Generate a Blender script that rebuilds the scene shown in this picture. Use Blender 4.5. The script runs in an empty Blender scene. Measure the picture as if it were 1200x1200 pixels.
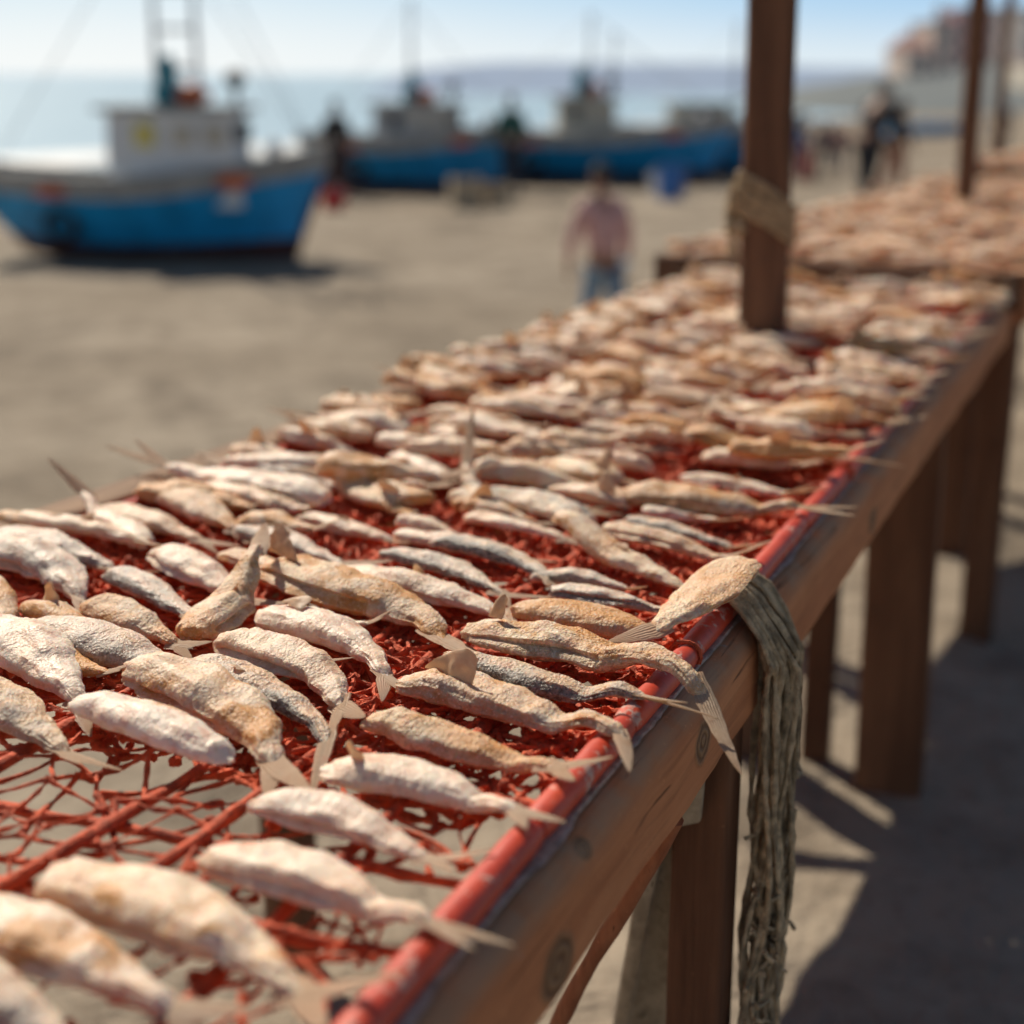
import bpy, math, random
from mathutils import Vector, Matrix, noise
R = math.radians
S = bpy.context.scene
COL = S.collection
random.seed(11)

# ------------------------------------------------------------------ camera numbers (pixels of the 1200 px photograph)
H, F = 1.32, 1800.0
PITCH = math.atan(514 / F)
CP, SP = math.cos(PITCH), math.sin(PITCH)
CAM = Vector((0, 0, H))

def ray(x, y):
    cx, cy = (x - 600) / F, (600 - y) / F
    return Vector((cx, CP + cy * SP, -SP + cy * CP))

def px(x, y, z):
    d = ray(x, y)
    return CAM + d * ((z - H) / d.z)

def pixel(p):
    q = p - CAM
    dep = q.y * CP - q.z * SP
    return 600 + F * q.x / dep, 600 - F * (q.y * SP + q.z * CP) / dep

def clamp(x, a=0.0, b=1.0): return a if x < a else b if x > b else x
def sst(x):
    x = clamp(x); return x * x * (3 - 2 * x)

# ------------------------------------------------------------------ drying rack frame: local x across (right), local y along
NZ = 0.83
ANG = math.atan(796 / (F / CP))
O = px(722, 850, NZ + .012)
RACK_M = Matrix.Translation((O.x, O.y, 0)) @ Matrix.Rotation(-ANG, 4, 'Z')
RACK_I = RACK_M.inverted()
def loc(x, y, z=NZ + .012): return RACK_I @ px(x, y, z)
WID = -loc(290, 520).x
U0, U1 = -1.15, 2.64
_a, _b = loc(290, 520), loc(745, 360)
TAPER = (_b.x / _a.x - 1) / (_b.y - _a.y)          # the rack is a little narrower at its far end
def wscale(u): return 1 + TAPER * (u - _a.y)
def warp(mb):
    mb.v = [Vector((p[0] * wscale(p[1]), p[1], p[2])) for p in mb.v]; return mb

def terrain(x, y):
    q = RACK_I @ Vector((x, y, 0))
    s = -q.x
    z = -1.12 * sst((s - 1.0) / 3.6)
    sea = (x + 16) * -.85 + (y - 50) * .525
    z -= .55 * sst((sea + 22) / 24)
    if sea > 0: z -= min(6, sea * .08)
    return z

def hit(x, y):
    d = ray(x, y); t = .5
    while t < 3000:
        p = CAM + d * t
        if p.z <= terrain(p.x, p.y): return p
        t += .02 + t * .001
    return p

# ------------------------------------------------------------------ materials
def new_mat(name):
    m = bpy.data.materials.new(name); m.use_nodes = True
    nt = m.node_tree; nt.nodes.clear()
    out = nt.nodes.new('ShaderNodeOutputMaterial')
    b = nt.nodes.new('ShaderNodeBsdfPrincipled')
    nt.links.new(b.outputs[0], out.inputs[0])
    return m, nt, b, out
class N:
    def __init__(s, nt): s.nt = nt
    def n(s, t, **k):
        o = s.nt.nodes.new(t)
        for a, v in k.items(): setattr(o, a, v)
        return o
    def set(s, sock, v):
        if hasattr(v, 'is_linked') or isinstance(v, bpy.types.NodeSocket): s.nt.links.new(v, sock)
        else: sock.default_value = v
    def math(s, op, a, b=0.0, c=0.0, clampv=False):
        o = s.n('ShaderNodeMath', operation=op, use_clamp=clampv)
        for i, v in enumerate((a, b, c)): s.set(o.inputs[i], v)
        return o.outputs[0]
    def mix(s, f, a, b, mode='MIX'):
        o = s.n('ShaderNodeMix', data_type='RGBA', blend_type=mode)
        s.set(o.inputs[0], f)
        for i, v in ((6, a), (7, b)):
            s.set(o.inputs[i], (*v, 1) if isinstance(v, tuple) and len(v) == 3 else v)
        return o.outputs[2]
    def noise(s, vec, scale, detail=3, rough=.55, dist=0.0):
        o = s.n('ShaderNodeTexNoise'); s.set(o.inputs['Scale'], scale)
        o.inputs['Detail'].default_value = detail; o.inputs['Roughness'].default_value = rough
        o.inputs['Distortion'].default_value = dist
        if vec is not None: s.nt.links.new(vec, o.inputs['Vector'])
        return o.outputs['Fac']
    def ramp(s, f, lo, hi):
        o = s.n('ShaderNodeMapRange', interpolation_type='SMOOTHSTEP'); s.set(o.inputs[0], f)
        s.set(o.inputs[1], lo); s.set(o.inputs[2], hi); return o.outputs[0]
    def mapping(s, vec, scale=(1, 1, 1)):
        o = s.n('ShaderNodeMapping'); o.inputs['Scale'].default_value = scale
        s.nt.links.new(vec, o.inputs['Vector']); return o.outputs[0]
    def bump(s, hgt, strength, dist, prev=None):
        o = s.n('ShaderNodeBump'); o.inputs['Strength'].default_value = strength; o.inputs['Distance'].default_value = dist
        s.nt.links.new(hgt, o.inputs['Height'])
        if prev is not None: s.nt.links.new(prev, o.inputs['Normal'])
        return o.outputs[0]
    def obj(s): return s.n('ShaderNodeTexCoord').outputs['Object']

def simple(name, col, rough=.6, var=.25, scale=6, bump=0.0, bscale=60, metal=0.0):
    m, nt, b, _ = new_mat(name); g = N(nt); v = g.obj()
    f = g.ramp(g.noise(v, scale, 4), .3, .7)
    c = g.mix(f, tuple(x * (1 - var) for x in col), tuple(min(1, x * (1 + var)) for x in col))
    nt.links.new(c, b.inputs['Base Color']); b.inputs['Roughness'].default_value = rough
    b.inputs['Metallic'].default_value = metal
    if bump: nt.links.new(g.bump(g.noise(v, bscale, 3), bump, .004), b.inputs['Normal'])
    return m

def wood(name, dark, light, axis=1, topdark=None, knots=(), scale=1.0, grey=0.0):
    m, nt, b, _ = new_mat(name); g = N(nt); v = g.obj()
    sc = [34 * scale] * 3; sc[axis] = 2.2 * scale
    gr = g.noise(g.mapping(v, tuple(sc)), 1.0, 6, .65, .35)
    sc2 = [160 * scale] * 3; sc2[axis] = 7 * scale
    fine = g.noise(g.mapping(v, tuple(sc2)), 1.0, 3, .6)
    blot = g.noise(v, 7, 4)
    c = g.mix(g.ramp(gr, .3, .72), dark, light)
    c = g.mix(g.math('MULTIPLY', g.ramp(fine, .5, .75), .35), c, tuple(x * .45 for x in dark))
    c = g.mix(g.math('MULTIPLY', g.ramp(blot, .45, .75), .3), c, tuple(x * .55 for x in dark))
    speck = g.ramp(g.noise(v, 190, 2), .68, .74)
    c = g.mix(g.math('MULTIPLY', speck, .4), c, tuple(min(1, x * 1.8) for x in light))
    sc3 = [75 * scale] * 3; sc3[axis] = 2.6 * scale
    crack = g.ramp(g.noise(g.mapping(v, tuple(sc3)), 1.0, 3, .55, .6), .665, .70)
    c = g.mix(g.math('MULTIPLY', crack, .8), c, tuple(x * .22 for x in dark))
    hgt = g.math('SUBTRACT', g.math('ADD', gr, g.math('MULTIPLY', fine, .5)), g.math('MULTIPLY', crack, 1.2))
    for kc, kr in knots:
        d = g.n('ShaderNodeVectorMath', operation='SUBTRACT'); nt.links.new(v, d.inputs[0]); d.inputs[1].default_value = kc
        ml = g.n('ShaderNodeVectorMath', operation='LENGTH')
        mp = g.mapping(d.outputs[0], (1, .8, 1)); nt.links.new(mp, ml.inputs[0])
        wob = g.math('ADD', ml.outputs['Value'], g.math('MULTIPLY', g.math('SUBTRACT', g.noise(v, 60, 3), .5), kr * .5))
        k = g.math('SUBTRACT', 1.0, g.ramp(wob, kr * .8, kr * 1.25))
        rings = g.math('MULTIPLY', g.math('ADD', g.math('SINE', g.math('MULTIPLY', wob, 14 / kr)), 1.0), .5)
        kcol = g.mix(rings, (.09, .055, .03), (.26, .17, .09))
        c = g.mix(g.math('MULTIPLY', k, .8), c, kcol)
        hgt = g.math('ADD', hgt, g.math('MULTIPLY', g.math('MULTIPLY', k, rings), 1.0))
    if topdark:
        geo = g.n('ShaderNodeNewGeometry'); sep = g.n('ShaderNodeSeparateXYZ'); nt.links.new(geo.outputs['Normal'], sep.inputs[0])
        up = g.math('MULTIPLY', g.ramp(sep.outputs[2], .25, .85), g.ramp(g.noise(v, 24, 4), .25, .6))
        c = g.mix(g.math('MULTIPLY', up, .8), c, topdark)
        lich = g.ramp(g.noise(v, 38, 4, .7), .66, .72)
        c = g.mix(g.math('MULTIPLY', g.math('MULTIPLY', lich, g.ramp(sep.outputs[2], .1, .6)), .6), c, (.42, .38, .34))
    nt.links.new(c, b.inputs['Base Color']); b.inputs['Roughness'].default_value = .78
    b.inputs['Specular IOR Level'].default_value = .25
    nt.links.new(g.bump(hgt, .55, .003), b.inputs['Normal'])
    return m

def fish_material(name, thin=False):
    m, nt, b, out = new_mat(name); g = N(nt)
    tc = g.n('ShaderNodeTexCoord'); oi = g.n('ShaderNodeObjectInfo')
    off = g.n('ShaderNodeVectorMath', operation='ADD'); nt.links.new(tc.outputs['Object'], off.inputs[0])
    rr = g.math('MULTIPLY', oi.outputs['Random'], 17.0)
    cmb = g.n('ShaderNodeCombineXYZ'); nt.links.new(rr, cmb.inputs[0]); nt.links.new(rr, cmb.inputs[1]); nt.links.new(cmb.outputs[0], off.inputs[1])
    v = off.outputs[0]
    uv = g.n('ShaderNodeSeparateXYZ'); nt.links.new(tc.outputs['UV'], uv.inputs[0])
    oc = g.n('ShaderNodeSeparateColor'); nt.links.new(oi.outputs['Color'], oc.inputs[0])
    dark, orange, tan = oc.outputs[0], g.math('ADD', oc.outputs[1], .10), oc.outputs[2]
    n1 = g.noise(v, 22, 4, .6); n2 = g.noise(v, 48, 4, .65, .6); n3 = g.noise(v, 170, 3, .65); n4 = g.noise(v, 420, 2, .6)
    at = g.n('ShaderNodeAttribute', attribute_type='GEOMETRY', attribute_name='relief'); rel = at.outputs['Fac']
    pal = oi.outputs['Alpha']
    c = g.mix(pal, g.mix(g.ramp(n1, .36, .66), (.92, .70, .46), (.82, .54, .31)), g.mix(g.ramp(n1, .40, .70), (.93, .75, .60), (.88, .61, .43)))
    c = g.mix(g.math('MULTIPLY', g.ramp(n2, .48, .64), .6), c, (.91, .79, .66))
    # brown / orange tint in the hollows of the flesh
    low = g.math('SUBTRACT', 1.0, g.ramp(g.math('ADD', rel, g.math('MULTIPLY', g.math('SUBTRACT', n3, .5), .5)), .22, .52))
    c = g.mix(g.math('MULTIPLY', low, g.math('ADD', .20, g.math('MULTIPLY', tan, .55))), c, (.50, .24, .11))
    c = g.mix(g.math('MULTIPLY', g.ramp(n3, .38, .62), g.math('MULTIPLY', tan, .95)), c, (.45, .255, .12))
    c = g.mix(g.math('MULTIPLY', g.ramp(g.noise(v, 60, 4, .7), .50, .66), .6), c, (.68, .34, .22))
    c = g.mix(g.math('MULTIPLY', g.ramp(g.noise(v, 13, 2, .5), .45, .62), g.math('MULTIPLY', g.math('SUBTRACT', 1.15, pal), .55)), c, (.72, .36, .15))
    om = g.math('MULTIPLY', g.ramp(g.noise(v, 26, 3, .6, .5), g.math('SUBTRACT', .72, g.math('MULTIPLY', orange, .40)), g.math('SUBTRACT', .84, g.math('MULTIPLY', orange, .36))), .9)
    c = g.mix(om, c, (.62, .27, .06))
    # dark silvery skin along one flank and over the back
    vv = g.math('ADD', uv.outputs[1], g.math('MULTIPLY', g.math('SUBTRACT', n2, .5), .16))
    bk = g.math('ABSOLUTE', g.math('SUBTRACT', vv, .455))
    ends = g.math('MULTIPLY', g.ramp(uv.outputs[0], .0, .12), 1.0)
    bm = g.math('MULTIPLY', g.math('MULTIPLY', g.math('SUBTRACT', 1.0, g.ramp(bk, .075, .155)), dark), ends)
    sil = g.mix(g.ramp(n3, .40, .62), (.045, .045, .042), (.30, .28, .25))
    c = g.mix(g.math('MULTIPLY', bm, .92), c, sil)
    top = g.math('MULTIPLY', g.math('SUBTRACT', 1.0, g.ramp(g.math('ABSOLUTE', g.math('SUBTRACT', vv, .27)), .05, .16)), g.math('MULTIPLY', dark, .6))
    c = g.mix(g.math('MULTIPLY', top, g.ramp(n2, .35, .6)), c, (.46, .42, .37))
    spk = g.math('MULTIPLY', g.ramp(n3, .62, .69), g.math('ADD', g.math('MULTIPLY', dark, .8), .12))
    c = g.mix(spk, c, (.07, .055, .045))
    fl = g.ramp(g.noise(v, 120, 4, .7), .60, .70)
    c = g.mix(g.math('MULTIPLY', fl, .40), c, (.64, .33, .14))
    # pale salty crust
    c = g.mix(g.math('MULTIPLY', g.ramp(n4, .55, .7), .45), c, (.92, .83, .72))
    nt.links.new(c, b.inputs['Base Color'])
    rg = g.math('ADD', g.math('SUBTRACT', g.math('ADD', .50, g.math('MULTIPLY', tan, .16)), g.math('MULTIPLY', dark, .10)), g.math('MULTIPLY', g.math('SUBTRACT', n2, .5), .5))
    nt.links.new(rg, b.inputs['Roughness'])
    b.inputs['Specular IOR Level'].default_value = .45
    if not thin:
        b.inputs['Subsurface Weight'].default_value = .34
        b.inputs['Subsurface Radius'].default_value = (.010, .004, .002)
        b.inputs['Subsurface Scale'].default_value = .9
    vo = g.n('ShaderNodeTexVoronoi'); vo.inputs['Scale'].default_value = 330; nt.links.new(v, vo.inputs['Vector'])
    h1 = g.math('ADD', g.math('MULTIPLY', n3, 1.1), g.math('ADD', g.math('MULTIPLY', n4, .9), g.math('MULTIPLY', vo.outputs['Distance'], .5)))
    dry = g.math('ADD', .50, g.math('MULTIPLY', g.math('MAXIMUM', tan, g.math('MULTIPLY', dark, .6)), 1.0))
    hh0 = g.math('MULTIPLY', g.noise(v, 70, 3, .55, .3), dry)
    bp = g.bump(hh0, .42, .004)
    nt.links.new(g.bump(g.math('MULTIPLY', h1, dry), .9, .0016, bp), b.inputs['Normal'])
    if thin:
        for l in list(nt.links):
            if l.to_socket == b.inputs['Base Color']: nt.links.remove(l)
        ry = g.math('MULTIPLY', g.math('ADD', g.math('SINE', g.math('ADD', g.math('MULTIPLY', uv.outputs[1], 46.0), g.math('MULTIPLY', n2, 5.0))), 1.0), .5)
        c = g.mix(g.math('MULTIPLY', ry, .45), g.mix(.45, c, (.88, .74, .56)), (.62, .42, .24))
        nt.links.new(c, b.inputs['Base Color'])
        nt.links.new(g.bump(ry, .6, .0012, bp), b.inputs['Normal'])
        tr = g.n('ShaderNodeBsdfTranslucent'); nt.links.new(c, tr.inputs[0])
        mx = g.n('ShaderNodeMixShader'); mx.inputs[0].default_value = .5
        nt.links.new(b.outputs[0], mx.inputs[1]); nt.links.new(tr.outputs[0], mx.inputs[2]); nt.links.new(mx.outputs[0], out.inputs[0])
    return m

def sand_material():
    m, nt, b, _ = new_mat('sand'); g = N(nt); v = g.n('ShaderNodeNewGeometry').outputs['Position']
    big = g.noise(v, .35, 4, .6); mid = g.noise(v, 2.2, 5, .65); fine = g.noise(v, 26, 4, .7); gr = g.noise(v, 260, 2)
    c = g.mix(g.ramp(big, .35, .65), (.30, .245, .185), (.40, .335, .262))
    c = g.mix(g.math('MULTIPLY', g.ramp(mid, .46, .66), .70), c, (.18, .142, .104))
    c = g.mix(g.math('MULTIPLY', g.ramp(g.noise(v, .75, 5, .68, 1.0), .52, .63), .68), c, (.15, .12, .09))
    c = g.mix(g.math('MULTIPLY', g.ramp(fine, .52, .7), .5), c, (.17, .13, .095))
    c = g.mix(g.math('MULTIPLY', g.ramp(gr, .55, .7), .35), c, (.48, .40, .30))
    peb = g.ramp(g.noise(v, 55, 2), .70, .74)
    c = g.mix(g.math('MULTIPLY', peb, .7), c, (.09, .075, .06))
    nt.links.new(c, b.inputs['Base Color']); b.inputs['Roughness'].default_value = .9; b.inputs['Specular IOR Level'].default_value = .15
    bp = g.bump(g.noise(v, 3.2, 4, .6), .8, .10); bp = g.bump(fine, .7, .02, bp)
    nt.links.new(g.bump(gr, .5, .003, bp), b.inputs['Normal'])
    return m

def sea_material():
    m, nt, b, out = new_mat('sea_water'); g = N(nt); v = g.n('ShaderNodeNewGeometry').outputs['Position']
    w = g.noise(g.mapping(v, (.10, .22, .1)), 1.0, 5, .6)
    c = g.mix(g.ramp(w, .35, .65), (.30, .47, .58), (.42, .58, .68))
    nt.links.new(c, b.inputs['Base Color']); b.inputs['Roughness'].default_value = .32; b.inputs['Specular IOR Level'].default_value = .4; b.inputs['IOR'].default_value = 1.33
    bp = g.bump(g.noise(g.mapping(v, (.5, 1.0, .5)), 1.0, 4, .6), .6, .4)
    nt.links.new(bp, b.inputs['Normal'])
    # haze painted into the water as emission, stronger with distance from the beach
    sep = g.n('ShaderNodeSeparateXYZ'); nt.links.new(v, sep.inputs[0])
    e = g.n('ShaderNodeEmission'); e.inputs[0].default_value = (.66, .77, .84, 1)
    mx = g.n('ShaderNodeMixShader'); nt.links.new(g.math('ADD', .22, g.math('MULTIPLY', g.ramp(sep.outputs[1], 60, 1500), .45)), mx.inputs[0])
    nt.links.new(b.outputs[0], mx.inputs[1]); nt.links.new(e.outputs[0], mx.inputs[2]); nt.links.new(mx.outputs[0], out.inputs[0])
    return m

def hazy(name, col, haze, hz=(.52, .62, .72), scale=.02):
    """distant land seen through sea haze: diffuse surface plus emission painted in as air light"""
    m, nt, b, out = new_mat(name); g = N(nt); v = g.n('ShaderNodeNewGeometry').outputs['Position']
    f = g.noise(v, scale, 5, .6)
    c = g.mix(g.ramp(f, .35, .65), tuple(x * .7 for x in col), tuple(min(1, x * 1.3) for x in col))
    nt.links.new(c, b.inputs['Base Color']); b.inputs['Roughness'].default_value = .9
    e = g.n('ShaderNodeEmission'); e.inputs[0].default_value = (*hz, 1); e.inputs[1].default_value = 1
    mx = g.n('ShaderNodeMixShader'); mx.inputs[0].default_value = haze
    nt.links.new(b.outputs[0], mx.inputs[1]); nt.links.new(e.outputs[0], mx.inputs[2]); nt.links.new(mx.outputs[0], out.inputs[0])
    return m

def pipe_material():
    m, nt, b, _ = new_mat('red_pipe_paint'); g = N(nt); v = g.obj()
    c = g.mix(g.ramp(g.noise(v, 25, 4), .3, .7), (.54, .045, .018), (.66, .075, .03))
    wear = g.ramp(g.noise(v, 42, 5, .75), .57, .62)
    c = g.mix(g.math('MULTIPLY', wear, .75), c, (.60, .48, .40))
    grime = g.ramp(g.noise(v, 90, 4, .7), .55, .7)
    c = g.mix(g.math('MULTIPLY', grime, .45), c, (.22, .02, .015))
    nt.links.new(c, b.inputs['Base Color'])
    nt.links.new(g.math('ADD', .46, g.math('MULTIPLY', wear, .35)), b.inputs['Roughness'])
    nt.links.new(g.bump(g.math('ADD', g.noise(v, 120, 4), g.math('MULTIPLY', wear, .6)), .35, .0012), b.inputs['Normal'])
    return m

MAT = {}
MAT['fish'] = fish_material('dried_fish_flesh'); MAT['fin'] = fish_material('dried_fin', True)
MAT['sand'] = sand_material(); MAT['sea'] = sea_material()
MAT['pipe'] = pipe_material()
MAT['cord'] = simple('red_cord', (.62, .095, .030), .75, .35, 70, .8, 260)
MAT['twine'] = simple('red_twine', (.66, .105, .032), .75, .4, 60, .8, 400)
MAT['paint_edge'] = simple('pale_flaked_paint', (.46, .34, .27), .8, .3, 80, .6, 150)
kl = [loc(605, 1122, .765), loc(803, 866, .785), loc(588, 1008, .80), loc(1010, 600, .78)]
KN = [((.037, kl[0].y, .765), .021), ((.037, kl[1].y, .785), .018), ((.028, kl[2].y + .01, .815), .008), ((.037, kl[3].y, .77), .017)]
MAT['beam'] = wood('brown_beam_wood', (.50, .180, .072), (.66, .275, .118), 1, (.46, .27, .16), KN)
MAT['leg'] = wood('dark_leg_wood', (.105, .043, .021), (.20, .088, .043), 2)
MAT['board'] = wood('brown_board_wood', (.115, .048, .023), (.22, .098, .048), 2)
MAT['grey_plank'] = wood('weathered_plank_wood', (.36, .28, .19), (.62, .50, .35), 2)
MAT['brace'] = wood('orange_brace_wood', (.30, .10, .045), (.44, .17, .08), 2)
MAT['post'] = wood('post_wood', (.098, .048, .028), (.21, .105, .058), 2)
MAT['rim'] = wood('rim_wood', (.24, .14, .085), (.42, .27, .17), 1)
MAT['rope'] = simple('grey_brown_net', (.48, .35, .21), .9, .45, 60, 1.0, 300)
MAT['net_tan'] = simple('tan_net', (.42, .20, .10), .85, .4, 40, .6, 200)
MAT['rope_light'] = simple('straw_rope', (.40, .29, .17), .9, .3, 60, 1.0, 300)

# ------------------------------------------------------------------ mesh building
class MB:
    def __init__(s): s.v, s.f, s.uv, s.rel = [], [], None, None
    def ring_loft(s, rings, cap=True, closed=True):
        b = len(s.v); n = len(rings[0])
        for r in rings: s.v.extend(r)
        for i in range(len(rings) - 1):
            for j in range(n if closed else n - 1):
                k = (j + 1) % n
                s.f.append((b + i * n + j, b + i * n + k, b + (i + 1) * n + k, b + (i + 1) * n + j))
        if cap and closed:
            s.f.append(tuple(b + j for j in range(n - 1, -1, -1)))
            e = b + (len(rings) - 1) * n
            s.f.append(tuple(e + j for j in range(n)))
        return s
    def tube(s, pts, rad, seg=8, flat=1.0, nz=0.0, nsc=60.0, cap=True):
        pts = [Vector(p) for p in pts]; m = len(pts)
        rad = [rad] * m if isinstance(rad, (int, float)) else rad
        t0 = (pts[1] - pts[0]).normalized()
        ref = Vector((0, 0, 1)) if abs(t0.z) < .9 else Vector((1, 0, 0))
        sd = t0.cross(ref).normalized()
        rings = []
        for i in range(m):
            t = (pts[min(i + 1, m - 1)] - pts[max(i - 1, 0)])
            t = t.normalized() if t.length > 1e-9 else t0
            sd = (sd - t * sd.dot(t))
            sd = sd.normalized() if sd.length > 1e-6 else t.orthogonal().normalized()
            up = sd.cross(t)
            rg = []
            for j in range(seg):
                a = 2 * math.pi * j / seg
                d = sd * math.cos(a) + up * (math.sin(a) * flat)
                r = rad[i]
                p = pts[i] + d * r
                if nz: p = pts[i] + d * (r * (1 + nz * noise.noise(p * nsc)))
                rg.append(p)
            rings.append(rg)
        return s.ring_loft(rings, cap)
    def box(s, c, d, rot=None, bev=.0):
        c = Vector(c); hx, hy, hz = d[0] / 2, d[1] / 2, d[2] / 2
        b = min(bev, hx * .9, hy * .9, hz * .9)
        prof = lambda z, i: [Vector((sx * (hx - (i if k else 0)) , sy * (hy - (0 if k else i)), z)) for sx, sy, k in ((1, -1, 1), (1, -1, 0))]
        def rect(z, ins):
            x, y, q = hx - ins, hy - ins, max(b - ins, b * .35) if b else 0
            if not b: return [Vector(p) for p in ((x, y, z), (-x, y, z), (-x, -y, z), (x, -y, z))]
            return [Vector(p) for p in ((x, y - q, z), (x - q, y, z), (-x + q, y, z), (-x, y - q, z), (-x, -y + q, z), (-x + q, -y, z), (x - q, -y, z), (x, -y + q, z))]
        rings = [rect(-hz, b), rect(-hz + b, 0), rect(hz - b, 0), rect(hz, b)] if b else [rect(-hz, 0), rect(hz, 0)]
        M = rot or Matrix.Identity(3)
        return s.ring_loft([[c + M @ p for p in r] for r in rings])
    def bar(s, a, b, w, h, bev=.004, side=None, n=1, nz=0.0):
        """rectangular bar from a to b, w along side, h across"""
        a, b = Vector(a), Vector(b); t = (b - a).normalized()
        sd = Vector(side) if side else (t.cross(Vector((0, 0, 1))) if abs(t.z) < .95 else Vector((1, 0, 0)))
        sd = (sd - t * sd.dot(t)).normalized(); up = sd.cross(t)
        x, y, q = w / 2, h / 2, bev
        sec = [(x, y - q), (x - q * .3, y - q * .3), (x - q, y), (-x + q, y), (-x + q * .3, y - q * .3), (-x, y - q), (-x, -y + q), (-x + q * .3, -y + q * .3), (-x + q, -y), (x - q, -y), (x - q * .3, -y + q * .3), (x, -y + q)]
        rings = []
        for i in range(n + 1):
            p = a + (b - a) * (i / n); rg = []
            for u, w_ in sec:
                d = sd * u + up * w_
                k = 1 + (nz * noise.noise((p + d) * 5) + nz * .5 * noise.noise((p + d) * 17) if nz else 0)
                rg.append(p + d * k)
            rings.append(rg)
        return s.ring_loft(rings)
    def ball(s, c, r, seg=12, rings=8, sc=(1, 1, 1), nz=0.0, nsc=8.0):
        c = Vector(c); L = []
        for i in range(rings + 1):
            th = math.pi * (i + .02) / (rings + .04)
            rg = []
            for j in range(seg):
                a = 2 * math.pi * j / seg
                d = Vector((math.sin(th) * math.cos(a) * sc[0], math.sin(th) * math.sin(a) * sc[1], math.cos(th) * sc[2])) * r
                if nz: d *= 1 + nz * noise.noise((c + d) * nsc)
                rg.append(c + d)
            L.append(rg)
        return s.ring_loft(L)
    def grid(s, rows):
        b = len(s.v); n = len(rows[0])
        for r in rows: s.v.extend(r)
        for i in range(len(rows) - 1):
            for j in range(n - 1): s.f.append((b + i * n + j, b + i * n + j + 1, b + (i + 1) * n + j + 1, b + (i + 1) * n + j))
        return s
    def mesh(s, name, mat, M=None, smooth=True):
        me = bpy.data.meshes.new(name)
        vs = [tuple(M @ Vector(p)) for p in s.v] if M is not None else [tuple(p) for p in s.v]
        me.from_pydata(vs, [], s.f)
        if s.uv:
            ul = me.uv_layers.new(name='UVMap'); fl = [c for f in s.uv for c in f]
            ul.data.foreach_set('uv', [x for p in fl for x in p])
        if s.rel:
            at = me.attributes.new('relief', 'FLOAT', 'POINT'); at.data.foreach_set('value', s.rel)
        if smooth: me.polygons.foreach_set('use_smooth', [True] * len(me.polygons))
        me.materials.append(mat); me.update()
        return me

def link(name, data, parent=None):
    o = bpy.data.objects.new(name, data); COL.objects.link(o)
    if parent is not None: o.parent = parent
    return o
def mat_of(o):
    return Matrix.Translation(o.location) @ o.rotation_euler.to_matrix().to_4x4() @ Matrix.Diagonal((*o.scale, 1))
def part(name, mb, mat, parent, world=False, smooth=True):
    M = None
    if world:
        chain = Matrix.Identity(4); p = parent
        while p is not None: chain = mat_of(p) @ chain; p = p.parent
        M = chain.inverted()
    o = link(name, mb.mesh(name, mat, M, smooth), parent)
    if smooth:
        try: o.data.set_sharp_from_angle(angle=R(48))
        except Exception: pass
    return o
def tag(o, label=None, cat=None, group=None, kind=None):
    for k, v in (('label', label), ('category', cat), ('group', group), ('kind', kind)):
        if v: o[k] = v
    return o
def empty(name, location=(0, 0, 0), rz=0.0, sc=1.0):
    o = bpy.data.objects.new(name, None); COL.objects.link(o); o.empty_display_size = .05
    o.location = location; o.rotation_euler = (0, 0, rz); o.scale = (sc, sc, sc)
    return o
def single(name, mb, mat, origin=None, smooth=True):
    org = Vector(origin) if origin is not None else Vector(mb.v[0])
    o = link(name, mb.mesh(name, mat, Matrix.Translation(-org), smooth)); o.location = org
    return o

# ------------------------------------------------------------------ setting: ground, sea, far land
def build_ground():
    mb = MB(); rows = []; NA = 300
    radii = [.25]
    while radii[-1] < 900: radii.append(radii[-1] * 1.034 + .006)
    for r in radii:
        row = []
        for k in range(NA + 1):
            a = 2 * math.pi * k / NA; x, y = r * math.sin(a), r * math.cos(a)
            z = terrain(x, y)
            if r < 90:
                p = Vector((x, y, 0)); amp = clamp((r - .3) / 3, .25, 1)
                z += amp * (.045 * noise.noise(p * .9) + .034 * noise.noise(p * 2.7) + .016 * noise.noise(p * 7.0) - .030 * max(0, noise.noise(p * 3.6 + Vector((7, 1, 3))) - .25))
            row.append(Vector((x, y, z)))
        rows.append(row)
    mb.grid(rows)
    b = len(mb.v); mb.v.append(Vector((0, 0, terrain(0, 0))))
    for k in range(NA): mb.f.append((b, k + 1, k))
    o = link('beach_sand', mb.mesh('beach_sand', MAT['sand'])); o['kind'] = 'structure'
build_ground()

SEA_Z = -1.62
mb = MB(); rows = []
for i in range(41):
    r = 20 * (450 ** (i / 40)) if i else 20
    rows.append([Vector((r * math.sin(R(-100 + 200 * k / 60)), r * math.cos(R(-100 + 200 * k / 60)), SEA_Z)) for k in range(61)])
mb.grid(rows)
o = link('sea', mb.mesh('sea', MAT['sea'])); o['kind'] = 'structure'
# breaking foam along the water's edge
mb = MB(); rows = []
fd = Vector((.525, .85, 0)); fn = Vector((-.85, .525, 0))
for i in range(66):
    s_ = -30 + i * 1.3; c = Vector((-16, 50, 0)) + fd * s_
    w0 = 1.6 * noise.noise(Vector((s_ * .11, 0, 0))); w1 = 5.5 + 2.5 * noise.noise(Vector((s_ * .07, 5, 0)))
    row = []
    for k in range(7):
        q = c + fn * (w0 - .8 + (w1 - w0) * k / 6)
        row.append(Vector((q.x, q.y, SEA_Z + .03 + .16 * math.sin(math.pi * k / 6) * (1 + .5 * noise.noise(Vector((s_ * .4, k, 2)))))))
    rows.append(row)
mb.grid(rows)
o = link('surf', mb.mesh('surf', simple('sea_foam', (.82, .84, .85), .6, .12, .6, .6, 3))); o['kind'] = 'structure'

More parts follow.
